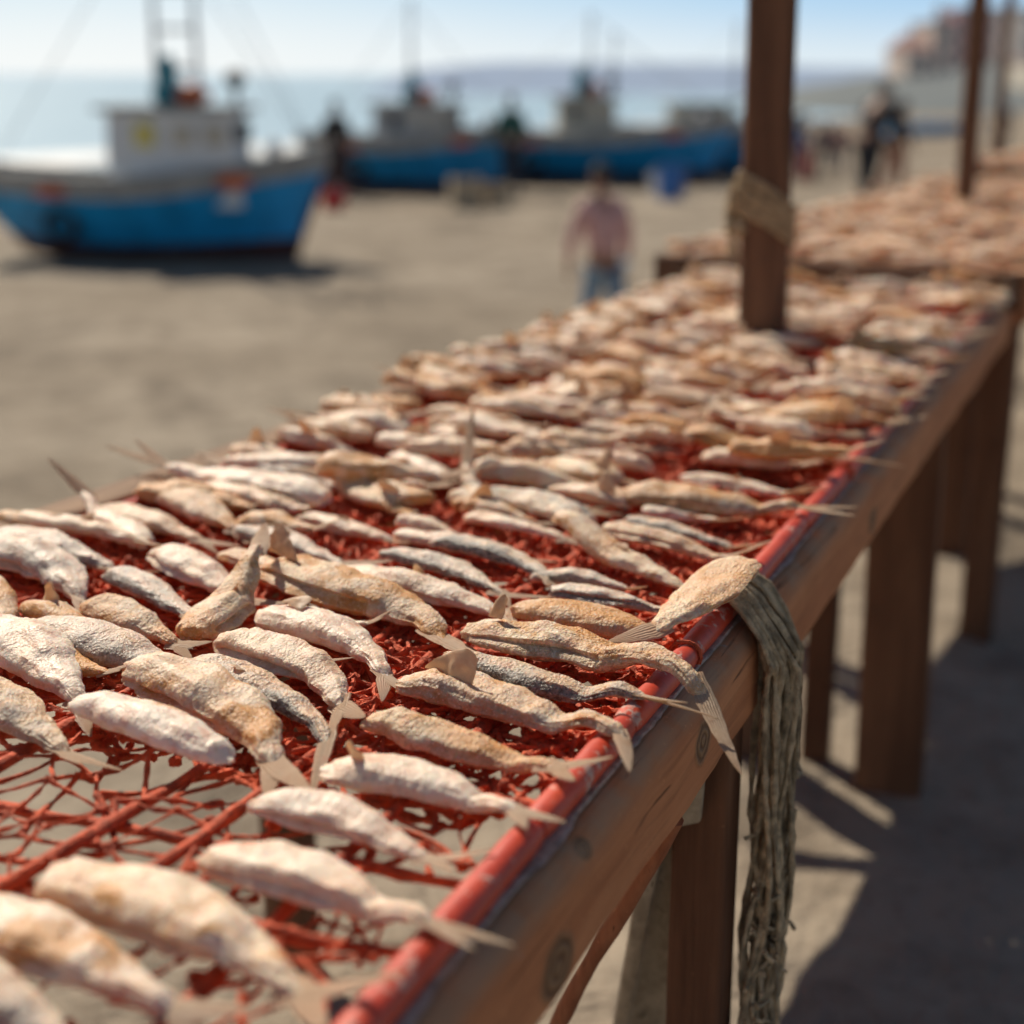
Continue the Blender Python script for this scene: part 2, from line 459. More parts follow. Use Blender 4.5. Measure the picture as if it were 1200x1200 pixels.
def ridge(name, y, pts, mat, depth=60, base=SEA_Z - .5, step=4):
    mb = MB(); rows = []
    xs = []; x = pts[0][0]
    while x <= pts[-1][0]: xs.append(x); x += step
    def hh(x):
        for (a, b), (c, d) in zip(pts, pts[1:]):
            if a <= x <= c: return b + (d - b) * sst((x - a) / (c - a))
        return base
    for k in range(9):
        t = k / 8
        row = []
        for x in xs:
            top = hh(x) * (1 + .10 * noise.noise(Vector((x * .03, t * 2, y))) + .05 * noise.noise(Vector((x * .12, t * 4, y))))
            prof = math.sin(math.pi * min(1, t * 1.0)) ** .7 if 0 < t < 1 else 0
            row.append(Vector((x, y - depth / 2 + depth * t, base + (top - base) * prof)))
        rows.append(row)
    mb.grid(rows)
    o = link(name, mb.mesh(name, mat)); o['kind'] = 'structure'; return o
k4 = 260 / F
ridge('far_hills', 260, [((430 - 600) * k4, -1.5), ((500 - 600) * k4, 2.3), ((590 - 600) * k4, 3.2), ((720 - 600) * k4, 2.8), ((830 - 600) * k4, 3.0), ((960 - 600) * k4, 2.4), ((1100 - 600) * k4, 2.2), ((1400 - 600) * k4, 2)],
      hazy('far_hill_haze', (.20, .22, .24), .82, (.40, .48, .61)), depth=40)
k2 = 150 / F
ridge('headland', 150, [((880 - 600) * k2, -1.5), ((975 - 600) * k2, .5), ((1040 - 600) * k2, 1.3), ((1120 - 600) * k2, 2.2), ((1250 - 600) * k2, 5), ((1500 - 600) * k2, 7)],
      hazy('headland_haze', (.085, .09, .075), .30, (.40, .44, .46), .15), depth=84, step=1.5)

# ------------------------------------------------------------------ houses on the headland
def house(x0, x1, ytop, ybot, dist, wallm, roofm, label, rows_, cols, dep=8, gable=False):
    k = dist / F
    X0, X1 = (x0 - 600) * k, (x1 - 600) * k
    z0 = H - (ybot - 86) * k * 1.0; z1 = H - (ytop - 86) * k
    w, h = X1 - X0, z1 - z0
    root = empty('house', ((X0 + X1) / 2, dist, z0)); tag(root, label, 'house', 'houses of the town on the headland')
    part('wall', MB().box((0, 0, h / 2 - 1.5), (w, dep, h + 3)), wallm, root, smooth=False)
    if gable:
        mb = MB(); ov = .3
        mb.ring_loft([[Vector((-w / 2 - ov, -dep / 2 - ov, h + .01)), Vector((w / 2 + ov, -dep / 2 - ov, h + .01)), Vector((w / 2 + ov, dep / 2 + ov, h + .01)), Vector((-w / 2 - ov, dep / 2 + ov, h + .01))],
                      [Vector((-w / 2 + .5, -.1, h + 1.5)), Vector((w / 2 - .5, -.1, h + 1.5)), Vector((w / 2 - .5, .1, h + 1.5)), Vector((-w / 2 + .5, .1, h + 1.5))]])
        rf = part('roof', mb, roofm, root, smooth=False)
    else:
        mb = MB().box((0, 0, h + .14), (w + .3, dep + .3, .26)); rf = part('roof', mb, roofm, root, smooth=False)
    part('chimney', MB().box((w * .25, .6, h + .9), (.6, .6, 1.8)), wallm, rf, smooth=False)
    for r in range(rows_):
        for c in range(cols):
            cx = -w / 2 + w * (c + .5) / cols; cz = h * (r + .55) / rows_
            ww, wh = w / cols * .42, h / rows_ * .48
            fr = part('window', MB().box((cx, -dep / 2 - .03, cz), (ww + .12, .08, wh + .12)), MAT['wframe'], root, smooth=False)
            part('pane', MB().box((cx, -dep / 2 - .08, cz), (ww, .05, wh)), MAT['wpane'], fr, smooth=False)
    return root
MAT['wframe'] = simple('window_frame_paint', (.5, .47, .43)); MAT['wpane'] = simple('window_pane_glass', (.06, .08, .10), .2)
HZ = (.44, .44, .46)
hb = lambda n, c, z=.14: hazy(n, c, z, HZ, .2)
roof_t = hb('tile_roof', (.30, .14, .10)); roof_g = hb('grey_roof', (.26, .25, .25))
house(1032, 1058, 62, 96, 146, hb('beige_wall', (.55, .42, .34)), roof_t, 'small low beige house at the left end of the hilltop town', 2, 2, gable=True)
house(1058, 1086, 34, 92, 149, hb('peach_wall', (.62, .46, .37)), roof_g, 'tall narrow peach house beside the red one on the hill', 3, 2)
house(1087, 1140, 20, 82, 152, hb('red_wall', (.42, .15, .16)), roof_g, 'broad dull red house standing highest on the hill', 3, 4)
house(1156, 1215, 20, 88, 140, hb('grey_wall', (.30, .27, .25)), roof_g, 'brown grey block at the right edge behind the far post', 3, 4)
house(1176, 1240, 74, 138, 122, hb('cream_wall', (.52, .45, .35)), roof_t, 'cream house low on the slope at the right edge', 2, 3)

# ------------------------------------------------------------------ drying racks
def rack_root(M0, name, label):
    root = empty(name, M0.to_translation(), M0.to_euler().z); tag(root, label, 'drying rack', 'wooden fish drying racks standing in a line'); return root

def beam_mb(v0, v1, z0, z1, u0, u1, rtop=.03, n=60, nz=.0035, sag=0.0):
    """long timber with rounded top edges and a hewn, wavy surface"""
    mb = MB(); rings = []
    for i in range(n + 1):
        u = u0 + (u1 - u0) * i / n; sec = []
        r = rtop; rb = .010
        corners = [(v1 - r, z1 - r, r, 0), (v0 + r, z1 - r, r, 90), (v0 + rb, z0 + rb, rb, 180), (v1 - rb, z0 + rb, rb, 270)]
        for cx, cz, rr, a0 in corners:
            for k in range(7):
                a = R(a0 + 15 * k); sec.append((cx + rr * math.cos(a), cz + rr * math.sin(a)))
        mx, mz = (v0 + v1) / 2, (z0 + z1) / 2; rg = []
        for x, z in sec:
            p = Vector((x, u, z)); d = Vector((x - mx, 0, z - mz)).normalized()
            a = nz * (noise.noise(p * 5) + .6 * noise.noise(p * 14) + .25 * noise.noise(p * 45))
            rg.append(p + d * a)
        rings.append(rg)
    return mb.ring_loft(rings)

BEAM_TOP = .824
rack = rack_root(RACK_M, 'drying_rack', 'long brown timber rack in front, red netting stretched over it')
part('side_beam', beam_mb(-.030, .036, .738, BEAM_TOP, U0, U1, .026, 150), MAT['beam'], rack)
part('side_beam', warp(beam_mb(-WID - .040, -WID + .016, .735, .838, U0, U1, .008, 60, .002)), MAT['rim'], rack)
for u in (U0 + .03, .62, U1 - .03):
    part('cross_beam', warp(MB().bar((-WID + .016, u, .785), (-.033, u, .785), .05, .06, .006, side=(0, 1, 0), n=10, nz=.05)), MAT['beam'], rack)

def leg(root, v, u, w, d, zt, mat, lean=(0, 0), z0=0.0):
    mb = MB().bar((v + lean[0], u + lean[1], z0 - .03), (v, u, zt), w, d, .006, side=(1, 0, 0), n=14, nz=.06)
    return part('leg', mb, mat, root)
q = RACK_I @ px(842, 930, .66); leg(rack, -.002, q.y, .055, .05, .75, MAT['leg'])
q = RACK_I @ px(1042, 930, 0); leg(rack, q.x - .012, q.y, .125, .045, .75, MAT['board'], lean=(.01, 0))
q2 = RACK_I @ px(955, 893, 0); leg(rack, q2.x, q2.y, .055, .05, .78, MAT['leg'])
q = RACK_I @ px(1112, 655, 0); leg(rack, min(q.x, .0), q.y, .085, .05, .75, MAT['leg'])
for u in (-.9, .75, 2.5):
    leg(rack, (-WID - .01) * wscale(u), u, .07, .05, .735, MAT['board'], z0=terrain(*(RACK_M @ Vector((-WID, u, 0))).xy))
leg(rack, .0, -1.0, .07, .05, .75, MAT['leg'])
# low stretcher between the far board leg and the far side
part('stretcher', MB().bar((-WID * .97, q2.y + .02, .55), (-.03, q2.y + .06, .60), .025, .06, .004, n=8, nz=.05), MAT['leg'], rack)
# weathered planks and an orange brace leaning up under the beam
for (tx, ty, tz), (bx_, by_, bz), w, m, nm in (((868, 905, .74), (765, 1200, .26), .062, 'grey_plank', 'leaning_plank'), ((838, 905, .74), (728, 1200, .30), .018, 'grey_plank', 'leaning_plank'), ((790, 960, .70), (655, 1196, .42), .019, 'brace', 'brace')):
    a = RACK_I @ px(tx, ty, tz); b = RACK_I @ px(bx_, by_, bz)
    if nm != 'brace': a = Vector((-.012, a.y + .03, .742))
    d = (b - a); b2 = a + d * ((a.z - .0) / (a.z - b.z)) if nm != 'brace' else a + d * 1.6
    if nm == 'brace':
        pts = [a + (b2 - a) * (k / 12) + Vector((.0016 * math.sin(k * .9), .0016 * math.cos(k * 1.3), 0)) for k in range(13)]
        part(nm, MB().tube(pts, [.0085 + .0008 * math.sin(k * 2.1) for k in range(13)], 9, nz=.25, nsc=50), MAT[m], rack)
    else:
        part(nm, MB().bar(b2, a, w, .014, .003, side=(1, .25, 0), n=14, nz=.06), MAT[m], rack)

# ------------------------------------------------------------------ red drying net on the near rack
net = empty('drying_net', RACK_M.to_translation(), -ANG)
net.location.z = NZ
tag(net, 'red painted net with red edge pipes stretched over the nearest rack', 'net')
rn = random.Random(5)
def edge_pipe(v, zc, u0, u1, rad, rr):
    u = u0
    while u < u1:
        ln = rr.uniform(.11, .30); e = min(u + ln, u1)
        a = rr.uniform(-.0015, .0015); b = rr.uniform(-.0015, .0015)
        n = max(3, int((e - u) / .012)); pts = []; rads = []
        for k in range(n + 1):
            t = k / n
            pts.append((v + a + (b - a) * t, u + (e - u - .003) * t, zc + rr.uniform(-.0003, .0003)))
            end = min(t, 1 - t) * n
            rads.append(rad * (.86 if end < .5 else .97 if end < 1.5 else 1.0) * (1 + .02 * math.sin(u * 30 + k * .6)))
        part('edge_pipe', warp(MB().tube(pts, rads, 18, nz=.03, nsc=45)), MAT['pipe'], net)
        # lashing cord over each joint
        if rr.random() < .4:
            lash = MB()
            for q in range(rr.randint(1, 2)):
                uu = e + (q - 1) * .004 + rr.uniform(-.002, .002)
                ring = [(v + (rad + .0018) * math.cos(t * 2 * math.pi / 14), uu + .002 * math.sin(t), zc + (rad + .0018) * math.sin(t * 2 * math.pi / 14)) for t in range(15)]
                lash.tube(ring, .0021, 6, nz=.4, nsc=300)
            part('lashing', warp(lash), MAT['twine'], net)
        u = e
PZ = BEAM_TOP + .0098 - NZ
edge_pipe(0.0, PZ, U0 + .02, U1 - .02, .0112, rn)
edge_pipe(-WID + .034, -.004, U0 + .02, U1 - .02, .0110, rn)
# flaky pale strip of old paint between pipe and beam
mb = MB(); rows = []
for i in range(420):
    u = U0 + .05 + (U1 - U0 - .1) * i / 419
    w = .0008 + .010 * max(0, noise.noise(Vector((u * 9, 3, 0))) - .02) + .003 * noise.noise(Vector((u * 60, 1, 0)))
    z = BEAM_TOP - NZ + .0022 + .0015 * noise.noise(Vector((u * 30, 9, 0)))
    rows.append([Vector((.004, u, z)), Vector((.013, u, z + .001)), Vector((.0135 + max(.001, w), u, z - .0005))])
part('flaking_strip', mb.grid(rows), MAT['paint_edge'], net)

def cord(pts, rad, name='cord', lump=.6, seg=9):
    return part(name, warp(MB().tube(pts, rad, seg, nz=lump, nsc=110)), MAT['cord'], net)
cv = [q_.x / wscale(q_.y) for q_ in (loc(100, 953), loc(290, 905))]
longs = [cv[0], cv[1], cv[1] + (0 - cv[1]) * .5, cv[0] - .12, cv[0] - .23]
for v in longs:
    n = 200; pts = []
    for k in range(n + 1):
        u = U0 + .06 + (U1 - U0 - .12) * k / n
        pts.append((v + .010 * noise.noise(Vector((u * 3, v * 9, 0))), u, -.006 + .006 * noise.noise(Vector((u * 4, v * 7, 4)))))
    cord(pts, [.0046 * (1 + .18 * noise.noise(Vector((k * .3, v * 40, 0)))) for k in range(n + 1)])
# cross cords
cu = [loc(250, 960).y, loc(360, 1078).y]
us = sorted(set([cu[0], cu[1]] + [cu[0] + .13 * k for k in range(1, 19)] + [cu[1] - .13 * k for k in range(1, 5)]))
for u in us:
    if not U0 + .1 < u < U1 - .05: continue
    n = 60; pts = []
    ph = rn.uniform(0, 50); sl = rn.uniform(-.06, .06)
    for k in range(n + 1):
        t = k / n; v = -WID + .03 + (WID - .03) * t
        pts.append((v, u + sl * (v + WID / 2) + .012 * noise.noise(Vector((t * 5, ph, 0))), -.004 - .010 * math.sin(math.pi * t) + .005 * noise.noise(Vector((t * 8, ph, 7)))))
    cord(pts, [.0040 * (1 + .25 * noise.noise(Vector((k * .35, ph, 0)))) for k in range(n + 1)])
# twine web: three crumpled layers
web = MB()
def twine_layer(u0, u1, cell, zoff, keep, seed, rad, np=8):
    rr = random.Random(seed); P = {}
    nu, nv = int((u1 - u0) / cell), int((WID - .05) / cell)
    for i in range(nu + 1):
        for j in range(nv + 1):
            o = (i % 2) * .5
            P[i, j] = Vector((-WID + .035 + (j + o) * cell + rr.uniform(-.42, .42) * cell, u0 + i * cell + rr.uniform(-.42, .42) * cell, zoff + rr.uniform(-.007, .005)))
            P[i, j].x = min(P[i, j].x, -.008)
    for i in range(nu + 1):
        for j in range(nv + 1):
            a = P[i, j]
            if np == 8 and rr.random() < .7: web.ball(a, rad * rr.uniform(1.7, 2.6), 7, 5, (1, 1, .8), .5, 300)
            for di, dj in ((1, 0), (0, 1), (1, -1 if i % 2 == 0 else 1)):
                b = P.get((i + di, j + dj))
                kp = keep
                if b is None or rr.random() > kp: continue
                m1 = a.lerp(b, .33) + Vector((rr.uniform(-1, 1), rr.uniform(-1, 1), rr.uniform(-.8, .3))) * cell * .24
                m2 = a.lerp(b, .67) + Vector((rr.uniform(-1, 1), rr.uniform(-1, 1), rr.uniform(-.8, .3))) * cell * .24
                r = rad * rr.uniform(.7, 1.25)
                pts = []; rads = []
                for k in range(np + 1):
                    t = k / np
                    pts.append(a * ((1 - t) ** 3) + m1 * (3 * t * (1 - t) ** 2) + m2 * (3 * t * t * (1 - t)) + b * t ** 3)
                    rads.append(r * (1.9 if k in (0, np) else rr.uniform(.65, 1.55)))
                web.tube(pts, rads, 6 if u1 < .2 else 5, nz=.45, nsc=330)
hole = loc(330, 880).y
twine_layer(U0 + .05, hole + .02, .036, -.004, .66, 1, .0014)
twine_layer(U0 + .05, hole + .02, .060, -.010, .50, 2, .0021)
twine_layer(hole, 1.0, .022, -.003, .78, 3, .0019)
twine_layer(hole, 1.0, .028, -.012, .8, 4, .0026)
twine_layer(hole + .1, 1.0, .020, -.017, .8, 9, .0024)
twine_layer(1.0, U1 - .05, .034, -.004, .85, 6, .0026, 5)
twine_layer(1.0, U1 - .05, .030, -.014, .85, 7, .0030, 4)
twine_layer(.6, U1 - .05, .023, -.020, .9, 8, .0030, 3)
twine_layer(.6, U1 - .05, .025, -.026, .9, 12, .0034, 3)
part('netting', warp(web), MAT['twine'], net)

# ------------------------------------------------------------------ dried fish
def interp(ct, t):
    for (a, b), (c, d) in zip(ct, ct[1:]):
        if t <= c:
            return b + (d - b) * sst((t - a) / (c - a)) if c > a else d
    return ct[-1][1]

def fish_data(seed, L, wf=.23, path=None, notail=False, n=30, m=64, bend=0.0, zfun=None, twist=0.0, rough=1.0, curl=0.0, wave=0.0, slit=True, ragged=.8, tail_roll=None, fork=True, hf=.62):
    """headless gutted dried fish lying along +x, cut end at -x, tail at +x, resting on z=0"""
    r = random.Random(seed); so = Vector((seed * 3.17 % 50, seed * 1.7 % 31, 0))
    ct = [(0, r.uniform(.48, .76)), (.08, r.uniform(.74, .92)), (r.uniform(.24, .36), 1.0), (.54, r.uniform(.82, .95)), (.72, r.uniform(.56, .70)), (.88, r.uniform(.32, .42)), (1.0, r.uniform(.22, .30))]
    ch = [(0, r.uniform(.5, .8)), (.15, r.uniform(.8, 1)), (.4, 1.0), (.6, r.uniform(.78, .92)), (.8, .52), (1.0, .26)]
    W = wf * L * .5; Hh = W * hf
    th0 = r.choice((r.uniform(-.25, .15), r.uniform(2.7, 3.3))) if slit else None
    fold = r.uniform(1.0, 2.1); sd = r.uniform(.14, .36)
    zf = zfun or (lambda t: 0.0)
    wob = r.uniform(-.012, .012); ph = r.uniform(0, 6)
    if notail:
        ct = [(0, r.uniform(.5, .6)), (.12, .82), (.4, 1.0), (.65, .95), (.85, .72), (.95, .48), (1.0, .12)]
        ch = [(0, .6), (.2, .9), (.45, 1.0), (.7, .85), (.9, .55), (1.0, .12)]
    bl = 1.0 if notail else .84
    def spine(t):
        if path is not None:
            f = t * bl * (len(path) - 1); i_ = min(int(f), len(path) - 2); f -= i_
            q_ = path[i_] + (path[i_ + 1] - path[i_]) * f
            return Vector((q_.x, q_.y, zf(t) + (curl * L * ((t - .6) / .4) ** 2 if curl and t > .6 else 0)))
        x = (-.5 + .82 * t) * L
        y = bend * L * ((t - .45) ** 2 - .1) * 1.6 + wob * L * math.sin(t * 5 + ph)
        z = zf(t) + wave * L * math.sin(t * 6 + ph)
        if curl and t > .6: z += curl * L * ((t - .6) / .4) ** 2
        return Vector((x, y, z))
    V = []; UV = []; REL = []
    ridge_a = r.uniform(1.3, 2.2); ridge_k = r.uniform(.04, .16)
    for i in range(m + 1):
        t = i / m
        tt = t * t * .5 + t * .5 if t < .12 else t
        t = tt if t < .12 else t
        p = spine(t); tg = (spine(min(1, t + .02)) - spine(max(0, t - .02))).normalized()
        side = Vector((-tg.y, tg.x, 0)).normalized(); up = tg.cross(side).normalized()
        hr = (.60 + .40 * math.sqrt(max(0.0, 1 - (1 - min(t / .06, 1)) ** 2))) if i else .06
        if not notail: hr *= 1 - .62 * sst((t - .93) / .07)
        w = W * interp(ct, t) * hr; h = Hh * interp(ch, t) * hr
        lumpw = 1 + .10 * noise.noise(Vector((t * 5, 0, 0)) + so); w *= lumpw
        zc = h * .62 + .001
        roll = twist * (t - .4) + .10 * math.sin(t * 4 + ph)
        for j in range(n):
            a = 2 * math.pi * j / n
            c, s = math.cos(a), math.sin(a)
            e = .86
            cc = math.copysign(abs(c) ** e, c); ss = math.copysign(abs(s) ** e, s)
            yy = w * cc; zz = h * ss * (1 if s > 0 else .62)
            # collapsed belly edge: a groove with a raised lip
            if th0 is not None:
                da = (a - th0 + math.pi) % (2 * math.pi) - math.pi
                env = sst((t - .02) / .08) * (1 - sst((t - .5) / .2))
                k = 1 - env * sd * math.exp(-(da / .15) ** 2) + env * sd * .45 * math.exp(-((da - .45) / .2) ** 2)
                yy *= k; zz *= k
            # a soft valley along the flank
            df = a - fold
            kk = 1 - .13 * math.exp(-(df / .35) ** 2) * sst((t - .1) / .2) * (1 - sst((t - .75) / .2)) * (1 + noise.noise(Vector((t * 6, 3, 1)) + so))
            yy *= kk; zz *= kk
            kk = 1 + ridge_k * math.exp(-((a - ridge_a) / .28) ** 2) * sst((t - .05) / .2)
            yy *= kk; zz *= kk
            cr, sr = math.cos(roll), math.sin(roll)
            yy, zz = yy * cr - zz * sr, yy * sr + zz * cr
            q = p + side * yy + up * (zz + zc)
            qq = q + so
            big = noise.noise(qq * 38) * .0021 + noise.noise(Vector((qq.x * 60, qq.y * 130, qq.z * 130))) * .0012
            wr = (1 - abs(noise.noise(Vector((qq.x * 210, qq.y * 70, qq.z * 70))))) ** 3 * .0008 + noise.noise(qq * 240) * .00050
            rg = ragged * .004 * noise.noise(qq * 120) * (1 - sst(t / .12))
            k = (L / .18)
            nd = (side * c + up * s)
            lw = (1 - abs(noise.noise(Vector((t * 3.2, a * 2.6, seed * .37))))) ** 4 * .0010 - .0004      # lengthwise folds
            tot = big * .95 + wr * .6 - .0003 + lw
            REL.append(clamp(.5 + tot * 120))
            q += nd * (tot * rough * k * min(1, w / (W * .4))) - tg * rg * 1.5
            if i == 0: q += tg * (.022 * L)
            V.append(q)
    Fc = []
    for i in range(m):
        for j in range(n):
            k = (j + 1) % n
            Fc.append((i * n + j, i * n + k, (i + 1) * n + k, (i + 1) * n + j))
            v0, v1 = j / n, (j + 1) / n; u0, u1 = i / m, (i + 1) / m
            UV.append(((u0, v0), (u0, v1), (u1, v1), (u1, v0)))
    Fc.append(tuple(range(n - 1, -1, -1))); UV.append(tuple((0, j / n) for j in range(n - 1, -1, -1)))
    e = m * n; Fc.append(tuple(e + j for j in range(n))); UV.append(tuple((1, j / n) for j in range(n)))
    body = MB(); body.v, body.f, body.uv, body.rel = V, Fc, UV, REL
    # ---- tail fin: two thin tapering lobes of dried rays
    tail = MB(); tail.uv = []
    p1 = spine(1.0); tg = (p1 - spine(.94)).normalized()
    side = Vector((-tg.y, tg.x, 0)).normalized(); up = tg.cross(side)
    hp = Hh * interp(ch, 1) * .62
    roll = tail_roll if tail_roll is not None else r.uniform(-.5, .5)
    fan = side * math.cos(roll) + up * math.sin(roll)
    nrm = tg.cross(fan)
    lobes = ((1, r.uniform(.85, 1.2)), (-1, r.uniform(.6, 1.1))) if fork else ((r.choice((-1, 1)), 1.2),)
    for sg, ll in (() if notail else lobes):
        ln = .235 * L * ll; an = sg * r.uniform(.18, .48); cu = r.uniform(-.35, .6); rings = []; nr = 14
        wd = W * (r.uniform(.26, .36) if fork else .36); b0 = len(tail.v)
        for i in range(nr + 1):
            t = i / nr; s_ = -.38 + 1.38 * t
            c = p1 + up * (hp + .0005) + tg * (ln * s_ * math.cos(an)) + fan * (ln * s_ * math.sin(an) + sg * W * .04) + nrm * (cu * ln * .30 * t * t) - up * 0
            ww = wd * (1 - t) ** .75 * (.75 + .6 * math.sin(min(1, t * 2) * 1.57)) + .0006
            th = .0011 * (1 - t) + .0003
            across = (fan * math.cos(an) - tg * math.sin(an))
            rg = []
            for j in range(10):
                a = 2 * math.pi * j / 10
                rp = 1 + .25 * noise.noise(Vector((t * 9, j * 3.3, sg)) + so)
                rg.append(c + across * (ww * math.cos(a) * (1 + .18 * noise.noise(Vector((t * 14, math.cos(a) * 2, 5)) + so))) + nrm * (th * math.sin(a) * rp * (1.6 if j % 2 else .8)))
            rings.append(rg)
        nf = len(tail.f); tail.ring_loft(rings)
        for i in range(nr):
            for j in range(10):
                v0, v1 = (math.cos(2 * math.pi * j / 10) + 1) / 2, (math.cos(2 * math.pi * (j + 1) / 10) + 1) / 2
                tail.uv.append(((i / nr, v0), (i / nr, v1), ((i + 1) / nr, v1), ((i + 1) / nr, v0)))
        for f in tail.f[len(tail.uv):]: tail.uv.append(tuple((.95, .5) for _ in f))
    return body, tail, spine, W, Hh

PALE = {'pale': .6, 'white': .95, 'peach': .25, 'brown': .1, 'orange': .0, 'dark': .45, 'silver': .9, 'pink': .9, 'grey': .6}
KIND = {  # dark flank, orange stain, tan crust
    'pale': (.12, .12, .08), 'white': (.05, .04, .0), 'peach': (.06, .38, .30), 'brown': (.15, .32, .75), 'orange': (.05, .80, .45),
    'dark': (1.0, .12, .45), 'silver': (.72, .08, .12), 'pink': (.08, .22, .10), 'grey': (.85, .18, .25)}

def flap_mb(base0, base1, rise, out, curl, seed, n=12, th=.0012):
    """dried skin flap standing up from the edge base0-base1"""
    r = random.Random(seed); rows_t, rows_b = [], []
    b0, b1 = Vector(base0), Vector(base1); rise = Vector(rise); out = Vector(out)
    for i in range(n + 1):
        s = i / n; rowt = []
        for k in range(n + 1):
            t = k / n
            wdt = 1 - .45 * s * s
            c = b0.lerp(b1, .5 + (t - .5) * wdt)
            p = c + rise * (s * (1 - .25 * (2 * t - 1) ** 2)) + out * (curl * s * s)
            nn = noise.noise(p * 90 + Vector((seed, 0, 0)))
            rowt.append(p + out * (.0035 * nn) + rise.normalized() * (.003 * noise.noise(p * 60)))
        rows_t.append(rowt); rows_b.append([q - out.normalized() * th for q in rowt])
    mb = MB(); mb.grid(rows_t); mb.grid([list(reversed(x)) for x in rows_b])
    N1 = (n + 1)
    a = lambda i, k: i * N1 + k
    b = lambda i, k: N1 * N1 + i * N1 + (n - k)
    for i in range(n):
        mb.f.append((a(i, 0), a(i + 1, 0), b(i + 1, 0), b(i, 0))); mb.f.append((a(i + 1, n), a(i, n), b(i, n), b(i + 1, n)))
        mb.f.append((a(n, i), a(n, i + 1), b(n, i + 1), b(n, i)))
    mb.uv = [tuple((.4, .5) for _ in f) for f in mb.f]
    return mb

FISH = []     # local (x across, y along) centres, for spacing
fish_no = 0
def pipe_z(v):
    """height of what the fish rests on, above the net"""
    b = PZ + .0108
    if v < -.05: return 0.0
    if v < -.008: return b * sst((v + .05) / .042)
    if v < .014: return b
    return b - (b + .004) * sst((v - .014) / .05) if v < .064 else -.004 - 1.2 * (v - .064)

def smooth_path(P, n=48):
    """even, rounded polyline through the given points"""
    P = [P[0] + (P[0] - P[1])] + P + [P[-1] + (P[-1] - P[-2])]; out = []
    for k in range(1, len(P) - 2):
        a, b, c, d = P[k - 1:k + 3]
        for i in range(24):
            t = i / 24
            out.append(.5 * ((2 * b) + (c - a) * t + (2 * a - 5 * b + 4 * c - d) * t * t + (3 * b - a - 3 * c + d) * t ** 3))
    out.append(P[-2])
    D = [0.0]
    for a, b in zip(out, out[1:]): D.append(D[-1] + (b - a).length)
    res = []; j = 0
    for i in range(n + 1):
        w_ = D[-1] * i / n
        while j < len(D) - 2 and D[j + 1] < w_: j += 1
        res.append(out[j].lerp(out[j + 1], clamp((w_ - D[j]) / max(1e-9, D[j + 1] - D[j]))))
    for _ in range(3): res = [res[0]] + [(res[i - 1] + res[i] * 2 + res[i + 1]) / 4 for i in range(1, n)] + [res[-1]]
    return res, D[-1]

def hero(pts, kind, wf, label, **op):
    global fish_no
    fish_no += 1
    zz = NZ + .012
    lp = [loc(x, y, zz) for x, y in pts]; lp = [Vector((p.x, p.y, 0)) for p in lp]
    a, b = lp[0], lp[-1]
    d = b - a; yaw = math.atan2(d.y, d.x); mid = (a + b) / 2
    path, L = smooth_path(lp)
    vs_ = [p.x for p in path]
    Mi = Matrix.Rotation(-yaw, 3, 'Z'); path = [Mi @ (p - mid) for p in path]
    base = NZ + .002 + op.pop('z', .0)
    flaps = op.pop('flaps', ()); tint = op.pop('tint', None); lift = op.pop('lift', 0.0); hlift = op.pop('hlift', 0.0); op.pop('bend', 0)
    big = L > .14 and pts[0][1] > 690
    n, m = (44, 110) if big else (32, 72)
    bl_ = 1.0 if op.get('notail') else .84
    zf = lambda t: pipe_z(vs_[min(48, int(t * bl_ * 48))] * (1 - (t * bl_ * 48) % 1) + vs_[min(48, int(t * bl_ * 48) + 1)] * ((t * bl_ * 48) % 1)) + lift * L * sst((t - .5) / .5) + hlift * L * (1 - sst(t / .5))
    body, tail, spine, W, Hh = fish_data(fish_no * 7 + 3, L, wf * .84, path=path, n=n, m=m, zfun=zf, **op)
    root = empty('dried_fish', RACK_M @ Vector((mid.x, mid.y, base)), yaw - ANG)
    tag(root, label, 'fish', 'dried fish laid out on the red net')
    c = tint or KIND[kind]; rr = random.Random(fish_no)
    if not flaps and not op.get('notail') and fish_no > 7 and rr.random() < .25: flaps = ((rr.uniform(.3, .6), rr.uniform(70, 110), rr.uniform(.05, .10), rr.uniform(.025, .05), rr.uniform(-.03, .03), rr.uniform(.1, .5)),)
    col = tuple(clamp(x + rr.uniform(-.06, .06)) for x in c) + (clamp(PALE[kind] + rr.uniform(-.25, .2)),)
    bo = part('body', body, MAT['fish'], root); bo.color = col
    if tail.v:
        to = part('tail_fin', tail, MAT['fin'], root); to.color = (col[0] * .4, col[1] * .7, col[2] * .3, clamp(col[3] * .5 + .35))
    for (t, ang, wl, hgt, cu, tilt) in flaps:
        p = spine(t); y = math.cos(R(ang)) * W * .8; z = max(.002, math.sin(R(ang)) * Hh * 1.0 + Hh * .55)
        ln = wl * L
        fm = flap_mb((p.x - ln / 2, p.y + y, p.z + z), (p.x + ln / 2, p.y + y * .9, p.z + z), (tilt * hgt * L, y * .4, hgt * L), (.25, 1 if y >= 0 else -1, .1), cu * L, fish_no)
        fo = part('skin_flap', fm, MAT['fin'], root); fo.color = (0, clamp(col[1] * .8), col[2] * .6, clamp(col[3] * .6 + .2))
    FISH.append((mid.x, mid.y, L, yaw)); return root

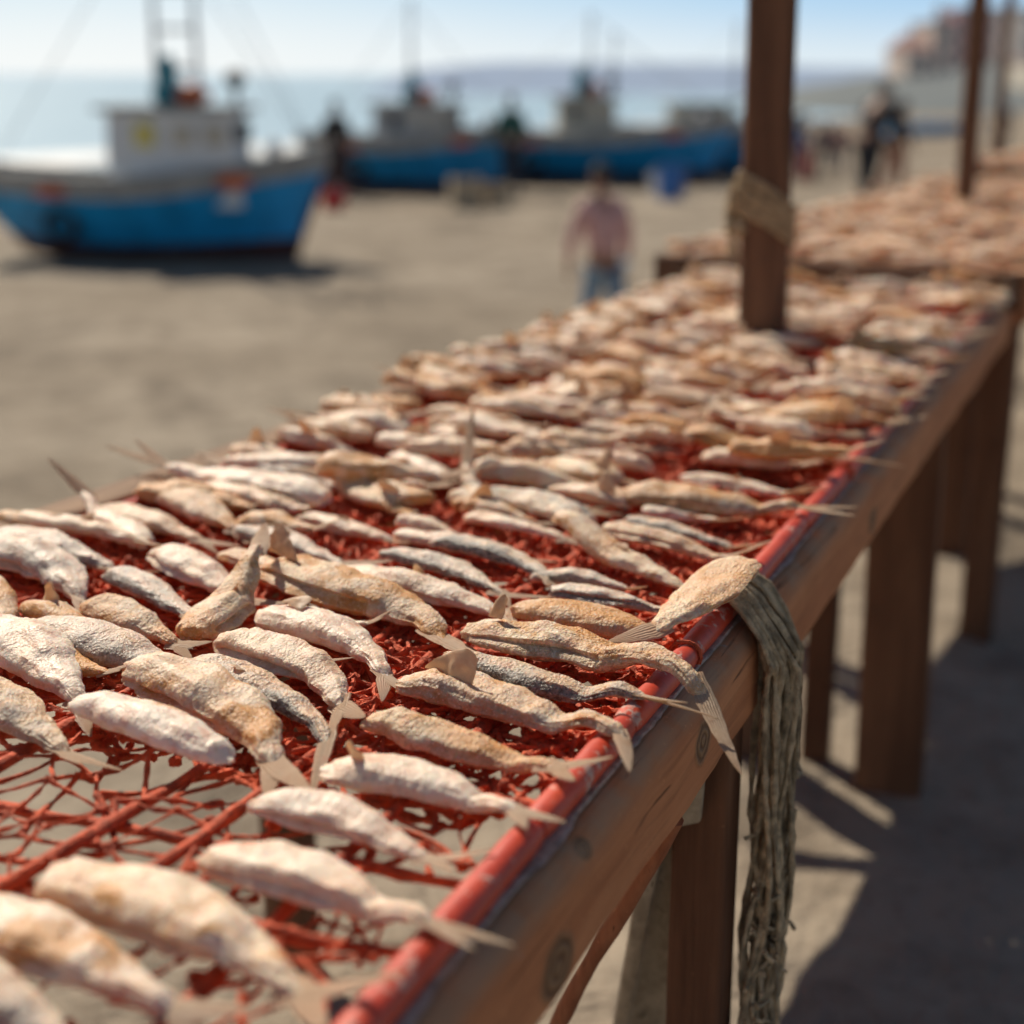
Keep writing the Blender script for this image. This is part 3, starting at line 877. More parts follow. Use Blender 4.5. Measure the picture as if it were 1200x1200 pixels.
FG = [
 (-75, 1120, 120, 1240, 'silver', .30, 'shiny wet fish at the very bottom left corner, mostly cut off by the frame', dict()),
 (-45, 1062, 262, 1196, 'pink', .27, 'blurred pink fish with an ochre stain, nearest the camera at bottom left', dict(tint=(.05, .55, .05))),
 (52, 1032, 412, 1200, 'peach', .235, 'peach fish with a yellowish scab mid-back, second up from the bottom left', dict(via=[(170, 1058), (290, 1112)], tint=(.03, .45, .12))),
 (238, 1004, 566, 1122, 'white', .235, 'smooth white fish with folded fin, its forked tail the lowest one over the pipe', dict(via=[(350, 1024), (455, 1072)], bend=-.05, )),
 (298, 934, 552, 1014, 'white', .245, 'clean white fish whose tail stops short of the red pipe', dict(via=[(395, 952), (480, 988)], bend=.05)),
 (378, 898, 640, 985, 'white', .235, 'white fish with a small raised ear of fin and its tail across the pipe', dict(via=[(480, 912), (565, 938)], flaps=((.16, 95, .06, .075, .03, -.1),))),
 (434, 836, 692, 930, 'brown', .21, 'sandy brown crusted fish with wide fanned tail on the pipe', dict(via=[(520, 866), (610, 892)], tail_roll=.2, bend=-.04)),
 (468, 795, 752, 905, 'brown', .185, 'wrinkled grey peach fish with a triangular skin flap standing near its cut end', dict(via=[(560, 815), (655, 846), (718, 866)], tint=(.45, .25, .5), bend=-.10, flaps=((.2, 80, .20, .095, .02, .6),), fork=False)),
 (520, 768, 815, 838, 'dark', .185, 'scaly grey fish with frayed tail hanging over the beam knot', dict(via=[(640, 800), (735, 822)], tint=(.95, .1, .7), bend=.03)),
 (545, 740, 872, 842, 'brown', .195, 'tan fish with an orange nub and a long pointed tail overhanging the beam', dict(via=[(680, 768), (790, 800)], tint=(.1, .45, .8), bend=-.05, z=.004, flaps=((.12, 80, .05, .07, .02, .1),), fork=False)),
 (603, 714, 785, 750, 'orange', .33, 'yellow orange fish with open side, beside the big upturned flap', dict(notail=True, tint=(.1, .75, .5), z=.004)),
 (872, 704, 742, 766, 'brown', .40, 'broad pale skin piece rearing up over the pipe above the hanging net bundle', dict(tint=(.0, .3, .45), z=.012, hlift=.10, hf=.30, fork=False, ragged=1.3)),
 (645, 690, 835, 722, 'silver', .20, 'white silvery fish tucked behind the yellow orange one', dict(z=.003)),
 (655, 632, 835, 695, 'peach', .22, 'peach fish with a lifted cut end, just behind the silvery one near the pipe', dict(hlift=.12, z=.003)),
 (706, 618, 892, 666, 'brown', .21, 'ochre fish lying beside the dark striped one near the pipe', dict(z=.004)),
 (735, 603, 890, 642, 'dark', .17, 'slim dark striped fish between two ochre ones near the pipe', dict()),
 (730, 582, 985, 610, 'orange', .25, 'large fish with deep orange tail end touching the pipe', dict(tint=(.35, .72, .3), z=.003)),
 (798, 555, 958, 578, 'pale', .18, 'thin pale fish behind the big orange ended one', dict()),
 (798, 524, 1035, 548, 'orange', .22, 'long fish with orange back and white point of tail over the pipe', dict(tint=(.1, .62, .2), hlift=.08)),
 (318, 668, 535, 764, 'orange', .25, 'tan scaled fish with orange skin and a tail bent down to the net, mid picture', dict(via=[(395, 695), (470, 713), (512, 735)], tint=(.05, .66, .55), bend=-.10, fork=False, flaps=((.10, 100, .16, .10, -.02, -.3),))),
 (226, 742, 322, 672, 'peach', .34, 'curled strip of dried fish bending up against the tan scaled one', dict(tint=(.1, .5, .45), lift=.26, fork=False)),
 (398, 668, 605, 738, 'pink', .21, 'shiny pink fish with a long tail hooking right', dict(via=[(490, 688), (555, 704), (594, 717)], tint=(.15, .2, .1), bend=-.16, fork=False)),
 (446, 642, 617, 700, 'grey', .16, 'slim grey fish with pale pointed head end, above the shiny pink one', dict(via=[(540, 666)], bend=-.05)),
 (508, 634, 655, 690, 'dark', .19, 'dark backed fish with a straw orange tail', dict(via=[(565, 646), (625, 664)], tint=(1, .3, .3), bend=-.12, z=.004)),
 (466, 622, 640, 652, 'pale', .19, 'pale fish hidden behind the dark backed one', dict()),
 (545, 600, 695, 630, 'white', .19, 'smooth white fish under the one with the curled tail', dict()),
 (692, 612, 540, 552, 'grey', .17, 'grey backed fish with its tail curled up in a loop', dict(via=[(620, 590), (562, 582)], curl=.10, bend=.12, z=.003, fork=False)),
 (578, 570, 722, 596, 'peach', .15, 'narrow peach fish just behind the curled tail', dict()),
 (258, 748, 410, 842, 'pale', .26, 'stubby wrinkled pale fish with short split tail, left of centre', dict(via=[(325, 768), (382, 794)], tint=(.1, .15, .3), bend=-.10)),
 (305, 718, 466, 804, 'white', .24, 'white flaky fish lying behind the stubby wrinkled one', dict(via=[(375, 736), (430, 760)], bend=-.06, flaps=((.18, 80, .14, .03, .05, .2),))),
 (226, 772, 396, 886, 'dark', .185, 'dark speckled silver fish pointed at both ends with tail curving down', dict(via=[(295, 803), (362, 834)], tint=(.9, .05, .45), bend=-.14, fork=False)),
 (94, 832, 272, 896, 'pink', .31, 'plump pink fillet, shell side up, above the hole in the net', dict(tint=(.04, .3, .05), notail=True, z=.010)),
 (160, 786, 334, 918, 'peach', .27, 'peach fish under the plump pink one, forked tail hanging', dict(via=[(235, 815), (300, 852)], tint=(.04, .35, .3))),
 (-32, 735, 116, 838, 'white', .29, 'bright white fish at the left edge with tail toward the plump pink one', dict(via=[(45, 772)])),
 (-52, 792, 108, 892, 'brown', .25, 'brown silvery fish cut off by the left edge, next to the hole in the net', dict(tint=(.5, .25, .5))),
 (26, 738, 196, 776, 'silver', .40, 'broad silver fish with black speckles, near the left edge', dict(tint=(.62, .2, .3), notail=True)),
 (105, 706, 230, 756, 'brown', .30, 'brownish fish end sticking out behind the broad speckled one', dict(tint=(.2, .3, .6))),
 (-18, 640, 110, 712, 'silver', .29, 'glittering white silver fish with blue hollow, at the left edge', dict(via=[(60, 666)], tint=(.45, .05, .05))),
 (-52, 680, 34, 745, 'pale', .36, 'lumpy cream fish end at the left edge', dict(tint=(.15, .45, .2))),
 (130, 668, 250, 726, 'silver', .22, 'opened fish with a grey rim, between the silver and the pink ones', dict(tint=(.8, .2, .2))),
 (186, 645, 306, 708, 'pink', .26, 'pinkish fish with a ragged torn cut end', dict(ragged=1.6)),
 (-8, 626, 165, 668, 'silver', .27, 'wide blue grey flanked fish along the left edge', dict(tint=(.7, .25, .1))),
 (25, 608, 210, 642, 'pale', .18, 'long pale fish lying above the blue grey flanked one', dict(z=.006)),
 (170, 632, 84, 582, 'white', .20, 'fish with a single white tail standing up before the left rail', dict(curl=.12, fork=False)),
 (0, 600, 75, 622, 'peach', .30, 'peach fish end at the far left corner of the net', dict(tint=(.05, .5, .3))),
 (118, 594, 264, 634, 'pale', .22, 'rounded pale fish just inside the left rail', dict()),
 (384, 586, 158, 546, 'white', .21, 'long white fish with a glossy bulging end and tail toward the left rail', dict(curl=.04, z=.003)),
 (196, 578, 298, 622, 'peach', .28, 'crumpled peach fish under the long white one', dict(tint=(.1, .5, .4))),
 (282, 616, 428, 662, 'silver', .20, 'silver fish with a white knob of a cut end', dict()),
 (260, 645, 402, 684, 'peach', .20, 'peach fish under the silver knob ended one', dict()),
 (350, 602, 488, 632, 'pale', .20, 'plain pale fish right of the glossy bulging end', dict()),
 (405, 572, 508, 606, 'orange', .24, 'short orange backed fish behind the plain pale one', dict()),
 (298, 545, 440, 574, 'silver', .20, 'silver fish with an ochre patch at its tail', dict(tint=(.7, .35, .1))),
 (462, 534, 562, 572, 'white', .24, 'short white fish left of the curled up tail', dict()),
]
for hx, hy, tx, ty, kind, wf, lab, op in FG:
    hero([(hx, hy)] + op.pop('via', []) + [(tx, ty)], kind, wf, lab, **op)

# ---- a set of shared fish meshes for everything further back
VAR = []
for k in range(26):
    rr = random.Random(100 + k)
    b, t, sp, W_, H_ = fish_data(500 + k * 5, .175, rr.uniform(.17, .25), hf=.74, n=22, m=40, bend=rr.uniform(-.16, .16), curl=rr.choice((0, 0, 0, .04, .09)), twist=rr.uniform(-.6, .6), wave=rr.uniform(0, .02), fork=rr.random() < .6, rough=1.3)
    fl = None
    if rr.random() < .45:
        t0 = rr.uniform(.1, .45); p = sp(t0); sg = rr.choice((-1, 1))
        fl = flap_mb((p.x - .014, sg * W_ * .6, H_ * 1.1), (p.x + .014, sg * W_ * .55, H_ * 1.1), (rr.uniform(-.01, .014), sg * .006, rr.uniform(.012, .032)), (.25, sg, .1), rr.uniform(-.01, .01), k, 6).mesh('fish_flap', MAT['fin'])
    VAR.append((b.mesh('fish_body', MAT['fish']), t.mesh('fish_tail', MAT['fin']), fl))
protos = []
def place_fish(Mr, v, u, z, yaw, sc, rr, label, group, tilt=(0, 0), parts=True):
    bm, tm, fm = rr.choice(VAR)
    root = empty('dried_fish', Mr @ Vector((v, u, z)), 0, sc)
    root.rotation_euler = (tilt[0], tilt[1], yaw + Mr.to_euler().z)
    tag(root, label, 'fish', group)
    k = rr.choice(('pale', 'pale', 'white', 'white', 'peach', 'peach', 'peach', 'brown', 'orange', 'orange', 'silver', 'grey', 'pink', 'pink'))
    c = tuple(clamp(x + rr.uniform(-.1, .12)) for x in KIND[k]); c = (c[0] * .85, clamp(c[1] * 1.25), c[2] * .5)
    bo = link('body', bm, root); bo.color = (*c, clamp(PALE[k] * .75 + rr.uniform(-.2, .25)))
    to = link('tail_fin', tm, root); to.color = (c[0] * .3, c[1] * .6, c[2] * .4, .75)
    if fm:
        fo = link('skin_flap', fm, root); fo.color = (0, clamp(c[1] * .6), c[2] * .4, .5)
    return root, k

rr = random.Random(21)
COLS = [(-.655, 'leftmost row'), (-.475, 'second row from the left'), (-.295, 'third row from the left'), (-.105, 'row along the red pipe')]
COLS = [(-.655 * WID / .75, COLS[0][1]), (-.475 * WID / .75, COLS[1][1]), (-.295 * WID / .75, COLS[2][1]), (-.108 * WID / .75, COLS[3][1])]
WORD = {'pale': 'pale', 'white': 'white', 'peach': 'peach', 'brown': 'brownish', 'orange': 'orange tinged', 'silver': 'silvery', 'grey': 'grey backed', 'pink': 'pink'}
ORD = ['first', 'second', 'third', 'fourth', 'fifth', 'sixth', 'seventh', 'eighth', 'ninth', 'tenth', 'eleventh', 'twelfth']
post_l = loc(892, 408, NZ)
mainfish = []
for ci, (cvv, cname) in enumerate(COLS):
    u = .1; cnt = 0
    while u < U1 - .06:
        u += rr.uniform(.027, .038)
        v = cvv + rr.gauss(0, .016); uu = u + rr.gauss(0, .006)
        v *= wscale(uu)
        p = RACK_M @ Vector((v, uu, NZ)); X, Y = pixel(p)
        if Y > 602: continue
        if any(abs(v - a) < .085 and abs(uu - b) < .024 for a, b, _, _ in FISH): continue
        if abs(v - post_l.x) < .12 and abs(uu - post_l.y) < .055: continue
        if noise.noise(Vector((v * 4, uu * 5, 8))) < -.46: continue     # bare net showing through
        yaw = rr.gauss(-.10, .16) + (math.pi if rr.random() < .28 else 0)
        if rr.random() < .08: yaw += rr.uniform(-.6, .6)
        sc = rr.uniform(.90, 1.18)
        if ci == 3 and (rr.random() < .4 or uu > 1.15): v += .042
        if ci == 0 and uu > .75: v -= .020
        zo = (rr.choice((.002, .003, .006)) if ci == 0 else rr.choice((.002, .003, .008, .014, .022))) + (.014 if v > -.085 or (ci == 0 and uu > .75) else 0)
        tl = (rr.gauss(0, .12), -.04 if v > -.085 else rr.gauss(0, .05))
        cnt += 1
        mainfish.append((ci, cnt, v, uu, NZ + zo, yaw, sc, tl, Y))
# small fish tucked into the gaps between the sharp ones
SEG = []
for a, b, L_, yw in FISH:
    SEG.append([(a + math.cos(yw) * L_ * t, b + math.sin(yw) * L_ * t) for t in (-.5, -.3, -.1, .1, .3, .5)])
GAP = []
for k in range(2600):
    v, uu = rr.uniform(-WID + .10, -.11), rr.uniform(-.15, .75)
    X, Y = pixel(RACK_M @ Vector((v, uu, NZ)))
    if not (598 < Y < 830 and -40 < X < 880): continue
    yw = rr.gauss(-.12, .12); sc = rr.uniform(.62, .86); L_ = .175 * sc
    me_ = [(v + math.cos(yw) * L_ * t, uu + math.sin(yw) * L_ * t) for t in (-.5, -.25, 0, .25, .5)]
    if any((p[0] - q[0]) ** 2 + (p[1] - q[1]) ** 2 < .0225 ** 2 for sg_ in SEG for q in sg_ for p in me_): continue
    SEG.append(me_); GAP.append((v, uu, yw, sc))
for v, uu, yw, sc in GAP:
    o, k = place_fish(RACK_M, v, uu, NZ + .002, yw, sc, rr, 'smaller dried fish filling a gap between the sharp larger ones', 'smaller fish in the gaps', (rr.gauss(0, .1), 0))
print('gap fish', len(GAP))
spare = mainfish[:]
if len(FISH) + len(GAP) + len(mainfish) > 298:
    mainfish = sorted(mainfish, key=lambda f: f[3])[:298 - len(FISH) - len(GAP)]
spare = [f for f in spare if f not in mainfish]
for ci, cnt, v, uu, z, yaw, sc, tl, Y in mainfish:
    o, k = place_fish(RACK_M, v, uu, z, yaw, sc, rr, 'x', 'dried fish laid out on the red net', tl)
    cname = COLS[ci][1]
    if cnt <= 12: o['label'] = '%s dried fish, %s past the sharp ones in the %s' % (WORD[k], ORD[cnt - 1], cname)
    elif uu < post_l.y + .03:
        o['label'] = 'soft focus dried fish further back in the %s' % cname; o['group'] = 'fish far along the %s' % cname
    else:
        o['label'] = 'blurred dried fish past the brown post, in the %s' % cname; o['group'] = 'fish past the post in the %s' % cname

# ------------------------------------------------------------------ second and third racks
Z2 = .895
cl, cr_ = px(838, 282, Z2), px(1178, 318, Z2)
A2 = ANG + R(4)
R2_M = Matrix.Translation((cr_.x, cr_.y, 0)) @ Matrix.Rotation(-A2, 4, 'Z')
W2 = -(R2_M.inverted() @ cl).x
def back_rack(M0, W, ln, zt, label, nl=3):
    root = rack_root(M0, 'drying_rack', label)
    part('front_beam', MB().bar((-W - .03, 0, zt - .045), (.03, 0, zt - .045), .05, .085, .006, side=(0, 1, 0), n=12, nz=.04), MAT['post'], root)
    part('side_beam', beam_mb(-.02, .05, zt - .12, zt - .005, .027, ln, .02, 40), MAT['beam'], root)
    part('side_beam', beam_mb(-W - .03, -W + .02, zt - .11, zt - .002, .027, ln, .01, 30), MAT['beam'], root)
    part('net_bed', MB().grid([[Vector((-W + .02 + (W - .04) * j / 10, .03 + (ln - .05) * i / 40, zt - .022 + .006 * noise.noise(Vector((j * .8, i * .7, 2))))) for j in range(11)] for i in range(41)]), MAT['net_tan'], root)
    for k in range(nl):
        u = .03 + (ln - .12) * k / (nl - 1)
        for v in (-.005, -W):
            p = M0 @ Vector((v, u, 0))
            part('leg', MB().bar((v, u + .03, terrain(p.x, p.y) - .04), (v, u + .03, zt - .12), .075, .055, .006, side=(1, 0, 0), n=6, nz=.06), MAT['leg'], root)
    return root
LEN2 = 3.3
back_rack(R2_M, W2, LEN2, Z2, 'second wooden rack, its dark front plank crossing behind the brown post', 3)
M3 = R2_M @ Matrix.Translation((.10, LEN2 + .25, 0)) @ Matrix.Rotation(R(-2), 4, 'Z')
back_rack(M3, W2 + .1, 5.0, Z2 + .03, 'far blurred rack heaped with fish, furthest along the line', 4)

total = len(FISH) + len(GAP) + len(mainfish)
budget = max(0, 296 - total)
stuff = []
spots = []
for Mr, W, ln, zt, nm in ((R2_M, W2, LEN2, Z2, 2), (M3, W2 + .1, 5.0, Z2 + .03, 3)):
    u = .05
    while u < ln - .08:
        u += rr.uniform(.034, .048)
        for c in range(5):
            v = -W + .08 + (W - .14) * c / 4 + rr.gauss(0, .02)
            spots.append((nm, u, v, Mr, zt))
stuff += [(RACK_M, f[2], f[3], f[4], f[5], f[6]) for f in spare]
spots.sort(key=lambda s: (s[0], s[1]))
for i, (nm, u, v, Mr, zt) in enumerate(spots):
    yaw = rr.gauss(-.1, .2) + (math.pi if rr.random() < .35 else 0); sc = rr.uniform(.88, 1.15); z = zt - .014 + rr.choice((0, .006, .014, .022))
    if i < budget:
        place_fish(Mr, v, u + rr.gauss(0, .008), z, yaw, sc, rr, 'blurred dried fish lying at the near end of the second rack, behind its front plank', 'fish on the near end of the second rack', (rr.gauss(0, .12), rr.gauss(0, .06)))
    else: stuff.append((Mr, v, u, z, yaw, sc))
# the rest of the far fish: one carpet
mb = MB(); mb.uv = []
low = []
for k in range(6):
    b, t, *_ = fish_data(900 + k * 3, .175, .22, n=10, m=10, bend=(k - 2.5) * .05, curl=.1 if k % 2 else 0, rough=1.2)
    low.append((b, t))
for Mr, v, u, z, yaw, sc in stuff:
    b, t = rr.choice(low)
    M = Mr @ Matrix.Translation((v, u, z)) @ Matrix.Rotation(yaw, 4, 'Z') @ Matrix.Scale(sc, 4)
    for q in (b, t):
        o0 = len(mb.v); mb.v.extend(M @ p for p in q.v)
        mb.f.extend(tuple(o0 + i for i in f) for f in q.f); mb.uv.extend(q.uv)
if mb.v:
    o = single('dried_fish_carpet', mb, MAT['fish']); o.color = (.05, .50, .10, .55)
    tag(o, 'dense blurred carpet of dried fish covering the far racks', 'fish', kind='stuff')

# ------------------------------------------------------------------ posts and ropes
def post(p, w, d, hgt, mat, label, rz, grp=None):
    g0 = terrain(p.x, p.y)
    root = empty('wooden_post', (p.x, p.y, g0), rz)
    tag(root, label, 'post', 'wooden posts rising from the racks')
    mb = MB(); rings = []; n = 60
    for i in range(n + 1):
        z = -.1 + (hgt - g0 + .1) * i / n; sec = []
        for cx, cy, a0 in ((w / 2 - .02, d / 2 - .02, 0), (-w / 2 + .02, d / 2 - .02, 90), (-w / 2 + .02, -d / 2 + .02, 180), (w / 2 - .02, -d / 2 + .02, 270)):
            for k in range(4): sec.append((cx + .02 * math.cos(R(a0 + 30 * k)), cy + .02 * math.sin(R(a0 + 30 * k))))
        rg = []
        for x, y in sec:
            q = Vector((x, y, z)); k = 1 + .06 * noise.noise(Vector((x * 20, y * 20, z * 4)) + Vector((p.x, p.y, 0))) + .025 * noise.noise(q * 40)
            rg.append(Vector((x * k + .006 * math.sin(z * 2.3 + p.x), y * k, z)))
        rings.append(rg)
    part('shaft', mb.ring_loft(rings), mat, root)
    return root
pp = px(890, 408, NZ)
POST_W = .088
post(pp, POST_W, .078, 2.25, MAT['post'], 'thick brown post standing through the near rack, rope tied round it', R(-12))
post(px(1131, 243, Z2), .062, .06, 2.5, MAT['post'], 'thin dark post rising from the back rack at the right', R(-20))
post(px(1168, 190, Z2), .05, .05, 2.4, MAT['post'], 'faint furthest post beside the dark one at the right edge', R(-20))

rope = empty('rope_lashing', (pp.x, pp.y, NZ)); tag(rope, 'straw coloured rope wound slanting round the thick brown post', 'rope')
dist = (pp - CAM).length
zpix = lambda y: H - (pp.y) * math.tan(PITCH + math.atan((y - 600) / F))
def wrap(z0, tilt, seed, n=64, turns=1.0, rr_=.0045):
    r = random.Random(seed); pts = []
    for i in range(int(n * turns) + 1):
        a = 2 * math.pi * i / n + r.uniform(-.02, .02)
        c, s = math.cos(a), math.sin(a)
        k = 1 / max(abs(c), abs(s)) ** .75
        x, y = c * .048 * k + .002 * c, s * .043 * k
        x, y = x * math.cos(R(-12)) - y * math.sin(R(-12)), x * math.sin(R(-12)) + y * math.cos(R(-12))
        pts.append((x, y, z0 - NZ - tilt * x + .003 * math.sin(a * 3 + seed) + .006 * i / n))
    return pts
zr0, zr1 = zpix(228), zpix(270)
for k in range(7):
    mbr = MB(); mbr.tube(wrap(zr0 + (zr1 - zr0) * k / 6 + .004, .62 + .06 * math.sin(k * 2), k), .0052, 8, nz=.3, nsc=160)
    part('rope_turn', mbr, MAT['rope_light'], rope)
kn = MB()
for k in range(10):
    r = random.Random(k); c = Vector((-.052, -.012, zpix(222) - NZ)); pts = []
    ax = Vector((r.uniform(-1, 1), r.uniform(-1, 1), r.uniform(-1, 1))).normalized(); b1 = ax.orthogonal().normalized(); b2 = ax.cross(b1)
    c = c + Vector((0, 0, -.008 * k))
    for i in range(17):
        a = 2 * math.pi * i / 16; pts.append(c + b1 * (.016 * math.cos(a)) + b2 * (.021 * math.sin(a)))
    kn.tube(pts, .0052, 7, nz=.3, nsc=160)
for k in range(3):
    pts = [(-.055 - .004 * k, -.02 + .008 * k, zpix(235) - NZ - .02 * i + 0) for i in range(6)]
    kn.tube([(x + .003 * math.sin(i * 1.7 + k), y, z) for i, (x, y, z) in enumerate(pts)], .004, 7, nz=.3, nsc=160)
part('knot', kn, MAT['rope_light'], rope)

# grey bundle of old netting hung over the beam
qb = loc(864, 720, BEAM_TOP)
bund = empty('net_bundle', RACK_M @ Vector((.034, qb.y, BEAM_TOP)), -ANG)
tag(bund, 'grey brown bundle of old netting hanging over the front beam', 'net')
rb = random.Random(3)
for k in range(40):
    f = (k * 7 % 40) / 39; u = -.045 + .090 * f + rb.uniform(-.008, .008)
    lay = rb.uniform(0, 1)
    zend = -rb.choice((.18, .30, .42, .52, .58, .62, .66)) if lay < .6 else -rb.uniform(.45, .72)
    pts = []; rads = []
    conv = rb.uniform(.40, .75); sw = rb.uniform(0, 6)
    r0 = rb.uniform(.0020, .0036)
    path = [(-.052 + rb.uniform(-.008, .012), .030 + rb.uniform(-.004, .004)), (-.03, .030 + .010 * lay), (-.008, .014 + .010 * lay), (.000 + .016 * lay, -.004), (.002 + .032 * lay, -.03)]
    for vx, vz in path: pts.append((vx, u * (1.0 if vx > -.02 else .8), vz))
    nst = int(-zend / .012)
    for i in range(1, nst + 1):
        z = -.03 + (zend + .03) * i / nst; t = -z / .7
        uu = u * (1 - (1 - conv) * sst(t * 1.6)) + .013 * math.sin(z * 22 + sw) * (0.35 + t) + .012 * sst((t - .5) * 2) * math.sin(sw) - .035 * sst((t - .25) / .75)
        pts.append((.002 + .034 * lay * (1 - .25 * t) + .013 * math.sin(z * 17 + sw * 2) * (.3 + t), uu, z))
    rads = [r0 * (1 + .25 * math.sin(i * 1.9 + k)) for i in range(len(pts))]
    part('strand', MB().tube(pts, rads, 7, nz=.6, nsc=190), MAT['rope'], bund)
mesh_rag = MB()
for k in range(240):
    t = rb.random() ** .6; z = -.12 - .52 * t; a = Vector((.024 + rb.uniform(-.018, .008), rb.gauss(0, .015) - .035 * sst((t - .1) / .8), z))
    b = a + Vector((rb.uniform(-.01, .01), rb.uniform(-.022, .022), rb.uniform(-.03, .012)))
    m_ = a.lerp(b, .5) + Vector((rb.uniform(0, .008), 0, rb.uniform(-.008, .004)))
    mesh_rag.tube([a, m_, b], [.0026, .0018, .0026], 5, nz=.4, nsc=200)
for sx in (-1, 1):
    mesh_rag.tube([(.016 + .006 * math.sin(k * 1.3), sx * .012 * math.sin(k * .9) - .035 * sst((k / 30 - .1) / .8), -.10 - .54 * k / 30) for k in range(31)], .0028, 6, nz=.4, nsc=200)
part('ragged_mesh', mesh_rag, MAT['rope'], bund)

# ------------------------------------------------------------------ boats
MAT['blue'] = simple('blue_hull_paint', (.010, .31, .66), .45, .18, 2.5, .25, 9)
MAT['blue2'] = simple('blue_hull_paint_faded', (.016, .28, .58), .5, .2, 2.5, .25, 9)
MAT['bottom'] = simple('dark_red_bottom_paint', (.075, .022, .022), .7, .3, 4)
MAT['bulwark'] = simple('grey_bulwark_paint', (.34, .33, .31), .6, .2, 4)
MAT['deck'] = simple('deck_wood', (.28, .22, .16), .8, .3, 8)
MAT['cabin'] = simple('white_cabin_paint', (.74, .74, .74), .5, .08, 3)
MAT['cabin2'] = simple('beige_cabin_paint', (.56, .50, .40), .5, .1, 3)
MAT['cabin_dull'] = simple('dull_cabin_paint', (.50, .49, .48), .5, .2, 3)
MAT['roof_b'] = simple('cabin_roof_paint', (.24, .26, .27), .6, .2, 4)
MAT['yellow'] = simple('yellow_window_board', (.75, .62, .16), .5, .1, 5)
MAT['glass'] = simple('dark_cabin_glass', (.03, .045, .06), .15, .1, 5)
MAT['metal'] = simple('pale_mast_metal', (.42, .48, .52), .5, .15, 5)
MAT['orange'] = simple('orange_float', (.70, .16, .05), .5, .15, 8)
MAT['teal'] = simple('teal_gear', (.04, .26, .32), .6, .2, 8)
MAT['blackgear'] = simple('black_gear', (.02, .02, .022), .6, .2, 8)
MAT['red'] = simple('red_plastic', (.55, .03, .04), .4, .15, 8)
MAT['bluecan'] = simple('blue_plastic', (.03, .16, .50), .4, .15, 8)
MAT['whiteplastic'] = simple('white_plastic', (.75, .76, .78), .4, .08, 8)

